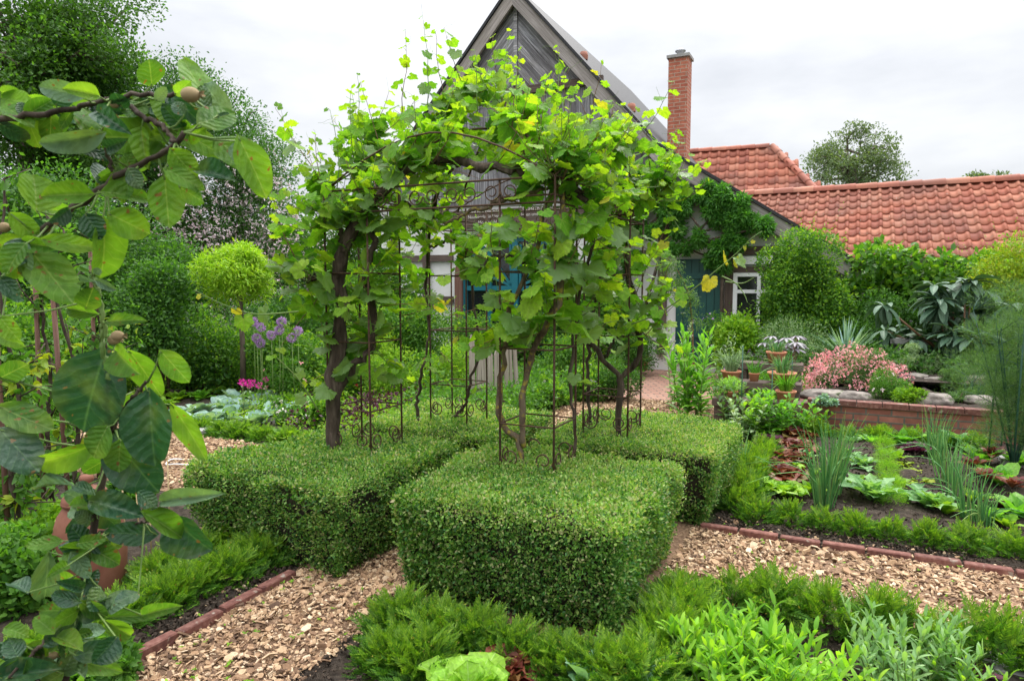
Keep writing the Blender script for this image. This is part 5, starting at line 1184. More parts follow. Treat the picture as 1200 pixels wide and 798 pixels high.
# red stems among the beets
for px, py, lab in ((1155, 575, 'crimson-leaved amaranth seedling between green beets'), (1140, 560, 'crimson-leaved amaranth seedling at the back of the beets'), (1185, 585, 'crimson-leaved amaranth seedling next to the stone slab'), (1162, 545, 'crimson-leaved amaranth seedling close to the feathery fennel')):
    veg('red_amaranth', lab, G(px, py)*[1, 1, 0]+UZ*.1, 16, .15, T_MID, 25, 80, 'redlettuce', 'amaranth seedlings', 'vegetable')
for i, (px, py) in enumerate(((1070, 556), (1085, 548), (1060, 545), (1078, 566))):
    veg('squash_seedling', ['yellowish low seedling nearest the silvery toothed plant', 'yellowish low seedling behind its neighbours', 'yellowish low seedling leftmost of the four', 'yellowish low seedling closest to the yew row'][i], G(px, py)*[1, 1, 0], 10, .13, T_CAB, 5, 40, 'yellowgreen', 'yellowish seedlings', 'vegetable')
def blades(mb, n, h, spread, w_, mat=0, arch=.35, c=(0, 0, 0), rb=.03, seg=7, flop=.08):
    for i in range(n):
        a = rng.uniform(0, 6.28); t = np.linspace(0, 1, seg); o = np.array([math.cos(a), math.sin(a), 0]); ln = h*rng.uniform(.6, 1.08); sp = spread*rng.random(); ar = arch*rng.random()+(1.3 if rng.random() < flop else 0)
        q = np.array(c)+o*rb*rng.random()+np.outer(t*sp*ln+t**3*ar*ln*.6, o)+np.outer(ln*(t-.45*ar*t**3), UZ); q[:, 2] = np.maximum(q[:, 2], .01)
        mb.tube(q, w_*(1-.9*t**1.5)+.0004, 4, mat, cap=False)
def onion(label, p, h, n=46):
    mb = MB(); blades(mb, n, h, .22, .0055, rb=.07); o = mb.build('onion_clump', M['onion']); o.location = tuple(p); return tag(o, label, 'onions', 'onion clumps')
for px, py, h, lab in ((966, 596, .70, 'tall upright clump of blue-green onion leaves behind the yew row'), (975, 580, .66, 'onion clump directly behind the tallest one'), (980, 556, .5, 'lower onion clump farthest back in its row'), (1132, 612, .50, 'arching onion clump nearest the yew row at the right'), (1118, 590, .55, 'arching onion clump, second from front in the right row'), (1107, 568, .55, 'arching onion clump in the middle of the right row'), (1097, 548, .55, 'arching onion clump, second from back in the right row'), (1090, 532, .5, 'arching onion clump at the far end of the right row'), (868, 560, .45, 'thin onion clump beside the back box block'), (1150, 618, .36, 'short onion clump rightmost of all')):
    onion(lab, G(px, py)*[1, 1, 0], h, 44 if h > .6 else 26)
def fluffy(mb, n, r_, h, c=(0, 0, 0), mat=0, fine=.002, seg=.05):
    """feathery foliage: many hair-thin forked segments"""
    c = np.array(c); d = nrm(rng.normal(size=(n, 3))+[0, 0, .2]); P = c+d*rng.uniform(.1, 1, (n, 1))**.6*[r_, r_, h/2]+[0, 0, h/2]
    hair = (np.array([(-.02, 0, 0), (.02, 0, 0), (0, 1, 0), (-.02, .3, 0), (.01, .33, 0), (.35, .75, .1), (-.3, .8, .12), (.0, .55, 0), (-.02, .5, 0)], float), [np.array([[0, 1, 2], [3, 4, 5], [7, 8, 6]])], None)
    mb.scatter(hair, P, frames(nrm(d+[0, 0, .5]+rv(n)*.7), rv(n)), rng.uniform(.6, 1.4, n)*seg)
for i, (px, py) in enumerate(((1044, 596), (1042, 578), (1040, 560), (1038, 545), (1036, 530), (1034, 516))):
    mb = MB(); fluffy(mb, 700, .08, .15, seg=.05); o = mb.build('carrot_plant', M['phlox']); o.location = tuple(G(px, py)*[1, 1, 0])
    tag(o, 'feathery light green carrot tuft, %s from the front of its row' % ['first', 'second', 'third', 'fourth', 'fifth', 'sixth'][i], 'carrots', 'row of carrots')
def stem_plant(name, label, cat, p, nst, h, spread, leaf_n, ls, TT, mat, stemmat='cane', flowers=None, group=None, el=(10, 60), rad=.004, taper=.7, rb=.08):
    root = thing(name, label, cat, p, random.uniform(0, 6), group); lf = MB(); st = MB(); fl = MB()
    for k in range(nst):
        a = rng.uniform(0, 6.28); o = np.array([math.cos(a), math.sin(a), 0]); r0 = o*rb*rng.random(); hh = h*rng.uniform(.75, 1.05); t = np.linspace(0, 1, 7)
        q = r0+np.outer(t**1.3*spread*rng.random(), o)+np.outer(t*hh, UZ)+rng.normal(size=(7, 3))*.006; q[0, 2] = 0; st.tube(q, rad*(1-.6*t), 5)
        for i in range(leaf_n):
            u = .08+.92*i/leaf_n; j = min(int(u*6), 5); f = u*6-j; c = q[j]*(1-f)+q[j+1]*f; an = i*2.399+a; e = R(el[0]+(el[1]-el[0])*u)+rng.normal()*.2; hd = np.array([math.cos(an), math.sin(an), 0])
            tip = hd*math.cos(e)+UZ*math.sin(e); lf.scatter(TT[rng.integers(len(TT))], [c], frames(tip, nrm(UZ*math.cos(e)-hd*math.sin(e)+rng.normal(size=3)*.12))[None], np.array([ls*(1-taper*u*.6)*rng.uniform(.8, 1.15)]))
        if flowers:
            m_, rr, n, sz = flowers; d = rv(n); fl.scatter(T_DIA, q[-1]+d*rr*rng.uniform(.5, 1, (n, 1)), frames(d, rv(n)), rng.uniform(.7, 1.2, n)*sz)
    lf.build('foliage', M[mat], root); st.build('stem', M[stemmat], root)
    if flowers: fl.build('blossoms', M[flowers[0]], root)
    return root
T_LN = [grid_leaf(ovate(.13, .45, .9), 6, 2, cup=.4, curl=c, seed=i) for i, c in enumerate((.3, .6, .1))]
stem_plant('potato_plant', 'leafy pale green potato-like plant at the left end of the vegetable bed', 'vegetable', G(908, 514)*[1, 1, 0], 14, .5, .2, 12, .13, T_MID, 'greenveg')
stem_plant('potato_plant', 'leafy green plant before the plant pots beside the back box block', 'vegetable', G(886, 512)*[1, 1, 0], 12, .5, .2, 12, .12, T_MID, 'phlox')
stem_plant('tall_salad_plant', 'tall bushy leafy plant with pointed spire next to the chip path', 'plant', G(808, 492)*[1, 1, 0], 11, 1.05, .25, 22, .26, T_LN, 'greenveg', el=(25, 70), rad=.010, rb=.14)
stem_plant('tall_salad_plant', 'thin pale flowering plant behind the tall bushy one', 'plant', G(792, 478)*[1, 1, 0], 10, 1.15, .4, 26, .09, T_MID, 'silver', flowers=('palepink', .03, 12, .016))
stem_plant('tall_flower', 'wispy tall plant between green stakes and plant pots', 'plant', G(850, 470)*[1, 1, 0], 9, .95, .3, 24, .10, T_LN, 'silver')
stem_plant('tall_flower', 'wispy plant with pale flowers left of the plant pots', 'plant', G(868, 455)*[1, 1, 0], 10, .7, .3, 20, .10, T_LN, 'fern', flowers=('violet', .03, 10, .02))
for px, py, hh, lab in ((868, 505, .95, 'slim dark green stake nearest the back box block'), (926, 500, .8, 'slim dark green stake before the plant pots'), (903, 508, .7, 'slim dark green stake between potato-like plants')):
    mb = MB(); p = G(px, py)*[1, 1, 0]; mb.tube([p, p+UZ*hh], .006, 6); tag(mb.build('plant_stake', M['greenstake'], loc=p), lab, 'stake', 'plant stakes')
# ------------------------------------------------------------------ fennel at the right with dark stakes
def fennel(label, p, h, r_, nst, n):
    root = thing('fennel', label, 'fennel', p); st = MB(); lf = MB()
    for k in range(nst):
        a = rng.uniform(0, 6.28); o = np.array([math.cos(a), math.sin(a), 0]); t = np.linspace(0, 1, 6); hh = h*rng.uniform(.7, 1); q = np.outer(t*r_*.8*rng.random(), o)+np.outer(t*hh, UZ); st.tube(q, .010*(1-.75*t), 6)
        for i in range(8):
            c = q[rng.integers(1, 6)]; e = c+nrm(rv(1)[0]*[1, 1, .3]+[0, 0, .5])*rng.uniform(.12, .3); st.tube([c, (c+e)/2+UZ*.02, e], [.004, .003, .001], 4)
            fluffy(lf, n//(nst*8), .13, .20, e-UZ*.1, seg=.055)
    st.build('stem', M['greenstake'], root); lf.build('foliage', M['fern'], root)
fennel('tall blue-green fennel with feathery leaves at the right picture edge', G(1188, 552)*[1, 1, 0], 1.4, .46, 14, 22000)
fennel('lower feathery fennel left of the tall one, before the brick wall end', G(1135, 500)*[1, 1, 0], .6, .32, 8, 5000)
for px, py, hh, lab in ((1157, 545, 1.0, 'dark stake left of the tall fennel'), (1172, 535, .85, 'dark stake inside the fennel'), (1186, 560, 1.55, 'tallest dark stake standing in the fennel')):
    mb = MB(); p = G(px, py)*[1, 1, 0]; mb.tube([p, p+UZ*hh+E1*.03], .008, 6); tag(mb.build('plant_stake', M['greenstake'], loc=p), lab, 'stake', 'plant stakes')
mb = MB(); p = G(1195, 545)*[1, 1, 0]; mb.box(p+UZ*.03+E1*.2, .35, .14, .03, AX); tag(mb.build('stone_slab', M['slab'], loc=p), 'grey stone slab at the right edge of the vegetable bed', 'slab')
# ------------------------------------------------------------------ raised bed
mb = MB(); p = W(-.34, 8.18)
mb.box(W(1.6, 8.24, .15), 1.94, .06, .15, AX); mb.box(W(-.40, 9.2, .15), .06, 1.0, .15, AX)
wl = mb.build('brick_wall', M['brick'], loc=p); tag(wl, 'low red brick retaining wall in front of the raised flower bed', 'wall')
mb = MB()
for i in range(16): mb.box(W(-.34+.12+i*.245, 8.235, .325+random.uniform(0, .004)), .118, .07, .028, AX)
mb.build('coping_bricks', M['brickedge'], wl, org=p)
sheet('raised_soil', -.36, 3.6, 8.3, 9.75, .29, M['soil'], .1, .05); sheet('upper_soil', -.4, 5.0, 9.75, 12.9, .42, M['soil'], .15, .06)
def ico():
    bm = bmesh.new(); bmesh.ops.create_icosphere(bm, subdivisions=4, radius=1); v = np.array([x.co[:] for x in bm.verts]); f = np.array([[a.index for a in q.verts] for q in bm.faces]); bm.free(); return v, f
IV, IF = ico()
def rock(label, c, sx, sy, sz, rz=0.):
    q = IV*(1+.16*wob(IV*1.3+random.random()*30)[:, None]+.05*wob(IV*4+random.random()*9)[:, None]); q = np.sign(q)*np.abs(q)**.85
    mb = MB(); mb.add(q*[sx, sy, sz], [IF], 0, None, True); o = mb.build('rock', M['stone']); o.location = tuple(c); o.rotation_euler = (0, 0, rz); return tag(o, label, 'rock', 'rocks in the raised bed')
for px, py, z, w_, hgt, lab in ((1093, 470, .36, .21, .10, 'pale rounded rock lying on the brick wall'), (965, 463, .34, .26, .07, 'flat grey rock left of centre on the wall, under the pink flowers'), (1003, 466, .34, .17, .08, 'brownish rock right beside the flat grey one'), (1128, 436, .45, .20, .12, 'large grey rock, left of the three before the drooping-leaved tree'), (1150, 428, .48, .24, .10, 'pale flat rock at the middle of the back edging'), (1118, 425, .5, .16, .11, 'dark grey rock behind the larger grey one'), (1178, 432, .45, .2, .1, 'pale rock nearest the fennel plume'), (1075, 442, .42, .14, .06, 'small rock at the foot of the grey mound'), (1140, 444, .42, .22, .05, 'flat rock lying lowest of the back edging'), (1095, 446, .40, .12, .05, 'small flat rock between grey mound and fennel'), (1150, 470, .36, .16, .06, 'half-hidden rock at the right end of the brick wall'), (1022, 440, .42, .1, .08, 'small orange-brown rock behind the pink flowers')):
    rock(lab, G(px, py, z), w_, w_*.7, hgt, -.4+random.uniform(-.3, .3))
def mound(name, label, cat, c, rx, ry, h, n, s0, s1, mat, T_=None, fl=None, mat2=None, f2=0, nc=22, cr_=.32): return shrub(name, label, cat, c, rx, ry, h, nc, n, s0, s1, M[mat], T_=T_, cr_=cr_, flowers=fl, mat2=M[mat2] if mat2 else None, f2=f2, top=True, stems=5)
mound('flowering_shrub', 'rounded shrub covered in small pink flowers above the brick wall', 'flowering shrub', G(1000, 452, .33), .74, .45, .50, 11000, .02, .04, 'fern', T_LANCE, (M['pink'], 2500, .021, 5), nc=38)
mound('santolina', 'wide low mound of silvery grey foliage behind the pink flowers', 'shrub', G(1065, 438, .42), .72, .45, .42, 16000, .02, .035, 'silver', T_LANCE, (M['orange'], 14, .03, 5), nc=34, cr_=.28)
mound('scabious_plant', 'small green bush with a few pale flowers spilling over the wall', 'plant', G(1043, 470, .30), .28, .22, .42, 6000, .02, .04, 'shrubmid', T_LANCE, (M['palepink'], 14, .028, 5))
mound('creeping_plant', 'mat of bluish succulent leaves on the wall below the pink flowers', 'plant', G(965, 473, .33), .22, .12, .08, 1200, .03, .05, 'greyblue', T_OVAL)
mound('creeping_plant', 'loose light green creeper on the wall right of the small bush', 'plant', G(1068, 473, .33), .22, .16, .2, 1800, .02, .04, 'shrubbright')
mound('creeping_plant', 'low grey-green cushion right of the pale rounded rock', 'plant', G(1122, 470, .33), .3, .2, .16, 2600, .02, .035, 'fern', T_LANCE)
mound('creeping_plant', 'feathery green tuft between the rocks and the fennel', 'plant', G(1120, 452, .36), .35, .25, .25, 3500, .02, .04, 'fern', T_LANCE)
mb = MB(); c = at(992, 405, 9.75)*[1, 1, 0]+UZ*.45
for i in range(70):
    a = rng.uniform(0, 6.28); el = R(rng.uniform(20, 85)); h = np.array([math.cos(a), math.sin(a), 0]); tip = h*math.cos(el)+UZ*math.sin(el)
    mb.scatter(grid_leaf(lambda t: .035*(1-t)**.7+.001, 5, 1, cup=.8, curl=.1, uv=True), [UZ*.08], frames(tip, nrm(-h*math.sin(el)+UZ*math.cos(el)))[None], np.array([rng.uniform(.5, .7)]))
o = mb.build('yucca', M['greyblue']); o.location = tuple(c); tag(o, 'spiky blue-green yucca with sword-like leaves behind the pink flowers', 'yucca')
# bench
bb = W(.95, 11.15, .42); root = thing('garden_bench', 'small grey stone bench under the dark bushes', 'bench', bb, -TH)
mb = MB(); mb.box((0, 0, .40), .36, .15, .035); mb.build('seat', M['slab'], root)
for s in (-1, 1): mb = MB(); mb.box((s*.25, 0, .18), .05, .12, .18); mb.build('leg', M['slab'], root)
# plant stand and pots
st = W(-.85, 8.35); root = thing('plant_stand', 'stepped stand of dark weathered sleepers carrying the flower pots', 'plant stand', st)
for a, b, z, hx, hy in ((-.85, 7.95, .30, .46, .13), (-.85, 8.3, .46, .44, .13), (-.80, 8.7, .64, .38, .14)):
    mb = MB(); mb.box(W(a, b, z), hx, hy, .04, AX); mb.build('shelf', M['darkbeam'], root, org=st)
    for s in (-1, 1): mb = MB(); mb.box(W(a+s*(hx-.08), b, (z-.04)/2), .06, hy-.02, (z-.04)/2, AX); mb.build('leg', M['darkbeam'], root, org=st)
def pot(label, c, r_, h, plant=None, rim=.12, mat='terracotta', name='flower_pot'):
    r_ *= .82; h *= .82
    root = thing(name, label, 'flower pot', c, 0, 'terracotta pots'); mb = MB()
    mb.lathe([(0, 0), (r_*.72, 0), (r_*.92, h*.78), (r_*.95, h*.80), (r_*1.02, h*.82), (r_*1.04, h*.98), (r_*1.0, h), (r_*.9, h), (r_*.86, h*.85), (0, h*.85)]); mb.build('bowl', M[mat], root)
    if plant:
        mb = MB(); plant(mb, h*.85); mb.build('plant', M[plant.mat], root)
    return root
def pl(mat, f): f2 = lambda mb, z: f(mb, z); f2.mat = mat; return f2
tuft = lambda n, h, m_: pl(m_, lambda mb, z: blades(mb, n, h, .45, .006, c=(0, 0, z), arch=.8, rb=.06))
bush = lambda n, r_, h, m_, s=.05: pl(m_, lambda mb, z: clump_leaves(mb, rv(9)*[r_*.6, r_*.6, h*.3]+[0, 0, z+h*.4], r_*.5, n, T_LANCE, s*.7, s*1.2))
pot('terracotta pot with a green tuft on the highest shelf', W(-.72, 8.68, .68), .14, .17, tuft(40, .2, 'onion'))
pot('wide terracotta bowl of green tufts on the middle shelf', W(-.62, 8.28, .50), .19, .15, tuft(70, .26, 'onion'))
pot('small terracotta pot on the middle shelf beside the wide bowl', W(-.92, 8.28, .50), .075, .12, tuft(26, .2, 'greenveg'))
pot('terracotta trough-like pot with a grassy grey plant, leftmost on the stand', W(-1.18, 8.3, .50), .14, .13, tuft(80, .30, 'silver'))
pot('terracotta pot of striped grassy leaves on the lowest shelf, right end', W(-.55, 7.95, .34), .13, .15, tuft(80, .26, 'phlox'))
pot('terracotta pot nearly hidden by leaves on the lowest shelf, left end', W(-1.12, 7.93, .34), .09, .10, bush(500, .12, .14, 'greenveg'))
pot('tall terracotta pot with violet flowers behind the stand', W(-1.15, 8.85, .0), .15, .55, bush(900, .2, .2, 'violet', .04))
pot('terracotta jug standing on the brick terrace by the dark bush', G(753, 434)*[1, 1, 0]+UZ*.012, .15, .33)
pot('terracotta pot with greenery on the terrace behind the rear vine', G(716, 446)*[1, 1, 0]+UZ*.012, .16, .26, bush(700, .22, .25, 'shrubmid'))
pot('second terracotta pot on the terrace, left of the jug', G(700, 440)*[1, 1, 0]+UZ*.012, .14, .22, bush(700, .2, .3, 'shrubbright'))
for px, py, h_, m_, lab in ((872, 513, .42, 'silver', 'greyish leafy plant in front of the plant stand, left side'), (924, 511, .40, 'greenveg', 'fresh green leafy plant hiding the stand legs'), (946, 509, .26, 'phlox', 'striped grassy-leaved plant at the right foot of the stand'), (856, 505, .55, 'fern', 'wispy grey plant beside the stand')):
    stem_plant('leafy_plant', lab, 'plant', G(px, py)*[1, 1, 0], 12, h_, .3, 12, .11, T_MID, m_)
# castor plant with silvery star leaves behind the top pot
root = thing('castor_plant', 'plant with large silvery purple star-shaped leaves behind the top pot', 'plant', W(-.62, 8.98, 0)); lf = MB(); stt = MB()
for i in range(16):
    a = rng.uniform(0, 6.28); c = np.array([math.cos(a)*rng.uniform(.05, .36), math.sin(a)*rng.uniform(.05, .22), rng.uniform(.82, 1.0)]); stt.tube([(0, 0, 0), (c[0]*.4, c[1]*.4, .5), c], [.012, .008, .004], 5)
    for j in range(7):
        th = (j-3)*.75; b = a+th; tip = np.array([math.cos(b), math.sin(b), -.18]); lf.scatter(T_LN[0], [c], frames(tip, nrm(UZ+rng.normal(size=3)*.15))[None], np.array([.15*(1-.09*abs(j-3))]))
lf.build('foliage', leafmat('silver_purple_leaves', [(.22, .22, .24), (.30, .28, .32), (.16, .13, .17)], rough=.4, tr=.1, trc=(1.1, 1, 1.1)), root); stt.build('stem', M['redcane'], root)

M['tarragon'] = leafmat('grey_green_herb_leaves', [(.15, .29, .11), (.21, .36, .15), (.29, .43, .20)], tr=.3)
# ------------------------------------------------------------------ foreground bed plants
o = veg('green_lettuce', 'big bright green upright lettuce at the lower centre edge', G(550, 832)*[1, 1, 0]+UZ*.03, 34, .21, T_ROM, 30, 84, 'lettuce', cat='lettuce', inner=.55)
veg('red_lettuce', 'brownish red frilly lettuce directly behind the big green one', G(592, 800)*[1, 1, 0]+UZ*.02, 24, .17, T_LET, 20, 80, 'redlettuce', cat='lettuce')
veg('cabbage_plant', 'blue-green crinkled cabbage plant at the bottom edge, left of the lance-leaved clump', G(690, 815)*[1, 1, 0]+UZ*.03, 12, .18, T_CAB, 25, 75, 'cabbage', cat='cabbage')
veg('cabbage_plant', 'small upright grey-green leafy seedling before the lance-leaved clump', G(748, 822)*[1, 1, 0]+UZ*.02, 7, .16, T_MID, 45, 85, 'cabbage', cat='cabbage')
stem_plant('lance_leaved_perennial', 'dense clump of bright green lance-shaped leaves at the bottom right of centre', 'perennial', G(888, 800)*[1, 1, 0]*np.array([.97, .97, 0]), 95, .24, .2, 17, .085, T_LN, 'phlox', el=(5, 75), rb=.26, taper=.3)
stem_plant('tarragon', 'clump of narrow grey-green leaves at the bottom right', 'herb', G(1062, 815)*[1, 1, 0], 40, .27, .16, 22, .065, T_LN, 'tarragon', el=(20, 75), rb=.17, taper=.2)
stem_plant('tarragon', 'small bright tuft of narrow leaves beside the purple seedling', 'herb', G(1128, 830)*[1, 1, 0], 14, .2, .1, 14, .05, T_LN, 'phlox', el=(20, 75), rb=.07, taper=.2)
veg('red_cabbage_seedling', 'purple seedling with one crimson leaf near the bottom right corner', G(1142, 800)*[1, 1, 0]+UZ*.03, 6, .14, T_MID, 15, 80, 'purple', cat='seedling')
mb = MB(); p = G(1190, 790)*[1, 1, 0]; mb.box(p+UZ*.02, .14, .08, .02, AX); tag(mb.build('stone_slab', M['slab'], loc=p), 'small pale stone slab in the bottom right corner', 'slab')

# ------------------------------------------------------------------ left side: forcer pot, stakes, hoop
p = G(108, 690)*[1, 1, 0]; root = thing('rhubarb_forcer', 'tall dark terracotta forcing pot with a lid, half hidden by quince leaves', 'forcing pot', p); mb = MB()
mb.lathe([(0, .0), (.175, 0), (.185, .02), (.20, .2), (.195, .34), (.165, .44), (.13, .49), (.125, .50), (.14, .505), (.14, .52), (.12, .53)], n=40); mb.build('body', M['oldclay'], root)
mb = MB(); mb.lathe([(.138, .522), (.135, .54), (.09, .58), (.035, .60), (.022, .615), (.04, .635), (.035, .66), (0, .668)], n=32); mb.build('lid', M['oldclay'], root); root.scale = (.86, .86, .93)
for i, (px, py, hh) in enumerate(((150, 680, .62), (165, 650, .45), (200, 640, .55), (178, 665, .4), (130, 660, .6))):
    mb = MB(); p = G(px, py)*[1, 1, 0]; mb.tube([p, p+UZ*hh+rng.normal(size=3)*.01], .004, 6)
    tag(mb.build('cane_stake', M['straw'], loc=p), ['thin straw-coloured cane nearest the forcing pot', 'short thin cane in the yew row right of the forcing pot', 'thin cane at the edge of the left clipped block', 'shortest cane between its neighbours beside the forcing pot', 'thin cane rising behind the forcing pot'][i], 'cane', 'thin canes beside the forcing pot')
p = G(213, 545)*[1, 1, 0]+UZ*.03; mb = MB(); t = np.linspace(0, 6.28, 24); mb.tube([p+np.array([math.cos(x)*.13, math.sin(x)*.11, .01*math.sin(3*x)]) for x in t], .006, 6); tag(mb.build('wire_hoop', M['white'], loc=p), 'white hoop lying on the chip path left of the box blocks', 'hoop')
# cabbage bed
k = 0
cabl = ['blue-green cabbage %s' % s for s in ('at the front left of the bed beyond the low yew row', 'second from left in the front row of the bed', 'in the middle of the front row of the bed', 'right of the middle in the front row, by the stone kerb', 'at the right end of the front row', 'behind the front row at its left', 'behind the front row in its middle', 'behind the front row near the magenta flowers', 'farthest right behind the front row', 'small, at the far left of the bed', 'small, in the far row of the bed', 'small, rightmost of the far row')]
for (px, py), lab in zip(((228, 503), (246, 498), (268, 494), (300, 500), (322, 492), (236, 488), (262, 482), (290, 484), (345, 486), (212, 492), (275, 474), (310, 474)), cabl):
    veg('cabbage_plant', lab, G(px, py)*[1, 1, 0], 17, .27, T_CAB, 38, 85, 'greyblue', 'cabbages', 'cabbage')
for (px, py), lab, m_ in zip(((208, 470), (235, 468), (262, 464), (320, 468), (345, 474), (365, 480), (338, 518), (300, 470), (190, 480)), ('yellow-green leafy vegetable left in the far row', 'yellow-green leafy vegetable second in the far row', 'yellow-green leafy vegetable third in the far row', 'light leafy vegetable right of the magenta flowers', 'light leafy vegetable before the thick vine trunk', 'light leafy vegetable beside the thick vine trunk', 'bright lettuce-like plant just behind the left box block', 'yellow-green leafy vegetable under the magenta flowers', 'light leafy vegetable behind the quince leaves'), ('lettuce',)*9):
    veg('leafy_vegetable', lab, G(px, py)*[1, 1, 0], 24, .27, T_MID, 30, 80, 'greenveg' if k % 2 else 'shrubbright', 'light green vegetables', 'vegetable'); k += 1
veg('red_lettuce', 'small red lettuce at the front corner of the cabbage bed', G(328, 510)*[1, 1, 0], 18, .13, T_LET, 20, 75, 'redlettuce', cat='lettuce')
for (px, py), lab in zip(((325, 488), (350, 498), (372, 500)), ('low drift of pale pink flowers beside the cabbages', 'low drift of pale flowers behind the left box block', 'low pale flowers at the foot of the thick vine')):
    mound('low_flowers', lab, 'flowers', G(px, py)*[1, 1, 0], .35, .25, .28, 2200, .02, .045, 'shrubmid', None, (M['palepink'], 160, .022, 5))
mb = MB(); a = G(228, 512)*[1, 1, 0]; b = G(345, 488)*[1, 1, 0]; d = nrm(b-a); L_ = np.linalg.norm(b-a)
for i in range(4): mb.box(a+d*L_*(i+.5)/4+UZ*.03+rng.normal(size=3)*.01, L_/8-.02, .08, .035, np.array([d, np.cross(UZ, d), UZ]))
tag(mb.build('stone_kerb', M['slab'], loc=a), 'row of pale stone slabs running through the cabbage bed', 'kerb')
root = stem_plant('dianthus', 'magenta flower heads on thin stems above the cabbages', 'flower', G(293, 488)*[1, 1, 0], 6, .42, .10, 6, .07, T_LN, 'silver', flowers=('magenta', .035, 60, .022))
stem_plant('dianthus', 'single magenta bloom on a thin stem behind the others', 'flower', G(306, 474)*[1, 1, 0], 1, .40, .05, 6, .07, T_LN, 'silver', flowers=('magenta', .03, 50, .02))
alx = [(297, 377, 'purple allium ball left of the ball tree trunk top'), (306, 383, 'purple allium ball second from the left'), (330, 377, 'largest purple allium ball, highest on the right'), (327, 387, 'purple allium ball just under the largest one'), (305, 402, 'lowest purple allium ball, beneath two others'), (301, 396, 'small purple allium ball above the lowest one'), (318, 393, 'small purple allium ball between left and right pairs'), (349, 388, 'pinkish purple allium ball, rightmost'), (342, 396, 'small faded allium ball left of the rightmost')]
for px, py, lab in alx:
    c = at(px, py, 8.9); base = c*[1, 1, 0]; root = thing('allium', lab, 'flower', base, 0, 'alliums by the ball tree'); h = c[2]; st_ = MB(); st_.tube([(rng.normal()*.03, 0, 0), (0, .01, h*.5), (0, 0, h)], .005, 5); st_.build('stem', M['cane'], root)
    fl = MB(); d = rv(420); fl.scatter(T_DIA, d*.052*rng.uniform(.6, 1.1, (420, 1))+[0, 0, h], frames(nrm(d+rv(420)*.5), rv(420)), rng.uniform(.014, .024, 420)); fl.build('blossoms', M['violet'], root)
mound('peony', 'round pink rose bloom bush right of the alliums', 'flowering shrub', at(333, 420, 9.4)*[1, 1, 0], .4, .3, .85, 3500, .03, .05, 'shrubmid', None, (M['pink'], 14, .05, 5))
for px, py, rx, h, mt, lab, fl in ((460, 470, .5, 1.2, 'shrubbright', 'bright leafy perennial behind the left box block, left of the rear leg', None), (400, 470, .5, 1.0, 'shrubmid', 'leafy perennial with crimson blooms seen left through the arbour', ('crimson', 12)), (430, 462, .5, 1.5, 'shrubbright', 'tall bright perennial seen between the left leg bars', None), (500, 465, .5, .75, 'shrubmid', 'perennial with crimson blooms behind the rear left leg', ('crimson', 10)), (645, 478, .5, .45, 'shrubmid', 'leafy plants with white blooms right of the stake fence', ('palepink', 20)), (525, 470, .45, 1.0, 'shrubbright', 'yellow-green leafy plant left of the stake fence', None), (365, 455, .5, .9, 'shrubmid', 'leafy bush behind the left leg of the arbour', None), (690, 470, .35, .6, 'shrubmid', 'leafy plant behind the rear right leg', ('violet', 14)), (150, 470, .6, .7, 'shrubbright', 'bright leafy perennial behind the forcing pot', None), (225, 455, .6, .5, 'shrubmid', 'low leafy perennial before the upright dark bush', None), (60, 500, .6, .6, 'shrubmid', 'low leafy perennial behind the espalier stems', None), (275, 452, .7, .95, 'shrubmid', 'leafy perennial hiding the foot of the ball tree', None), (385, 505, .2, .4, 'shrubmid', 'small leafy tangle at the foot of the thick vine', None)):
    mound('perennial_plant', lab, 'perennial', G(px, py)*[1, 1, 0], rx, rx*.8, h, 5500, .035, .07, mt, None if mt == 'shrubmid' else T_LANCE, (M[fl[0]], fl[1], .045, 5) if fl else None, mat2='shrubbright' if mt == 'shrubmid' else 'limegreen', f2=.2)
# stake fence
a = G(553, 484)*[1, 1, 0]; b = G(606, 476)*[1, 1, 0]; d = nrm(b-a); root = thing('stake_fence', 'short fence of split weathered grey stakes behind the arbour', 'fence', a)
for i in range(9):
    q = a+(b-a)*i/8; h = rng.uniform(.75, 1.05); w_ = rng.uniform(.022, .04); t = rng.normal()*.05; mb = MB(); dd = nrm(d+UZ*t); up = nrm(UZ-d*t)
    mb.prism([q-dd*w_, q+dd*w_, q+dd*w_*.9+up*h*.93, q+dd*w_*rng.uniform(-.4, .4)+up*h, q-dd*w_*.8+up*h*.9], np.cross(d, UZ), .025, udir=up); mb.build('stake', M['stake'], root, org=a)
for z in (.45, .72): mb = MB(); mb.tube([a+UZ*z-d*.1, (a+b)/2+UZ*(z-.01), b+UZ*z+d*.1], .004, 5); mb.build('wire', M['rust'], root, org=a)
# climbing rose stem at the terrace
root = thing('climbing_rose', 'arching rose with reddish stem and drooping sprays before the green door', 'climbing rose', G(812, 470)*[1, 1, 0]); bs = G(812, 470)*[1, 1, 0]
q = smooth([bs, at(812, 400, 9.4), at(808, 350, 9.3), at(795, 318, 9.2), at(778, 300, 9.1)], 24, .004); mb = MB(); mb.tube(q, np.linspace(.014, .005, 24), 6); q2 = smooth([at(808, 350, 9.3), at(790, 330, 9.2), at(775, 330, 9.2)], 10); mb.tube(q2, .006, 5); mb.build('stem', M['redcane'], root, org=bs)
mb = MB(); cs = np.concatenate([q[8:]+rv(16)*.08, q2+rv(10)*.08]); clump_leaves(mb, cs-UZ*.05, .11, 2600, T_LANCE, .03, .055, 0, droop=.8, shell=.2); mb.build('foliage', M['fern'], root, org=bs)

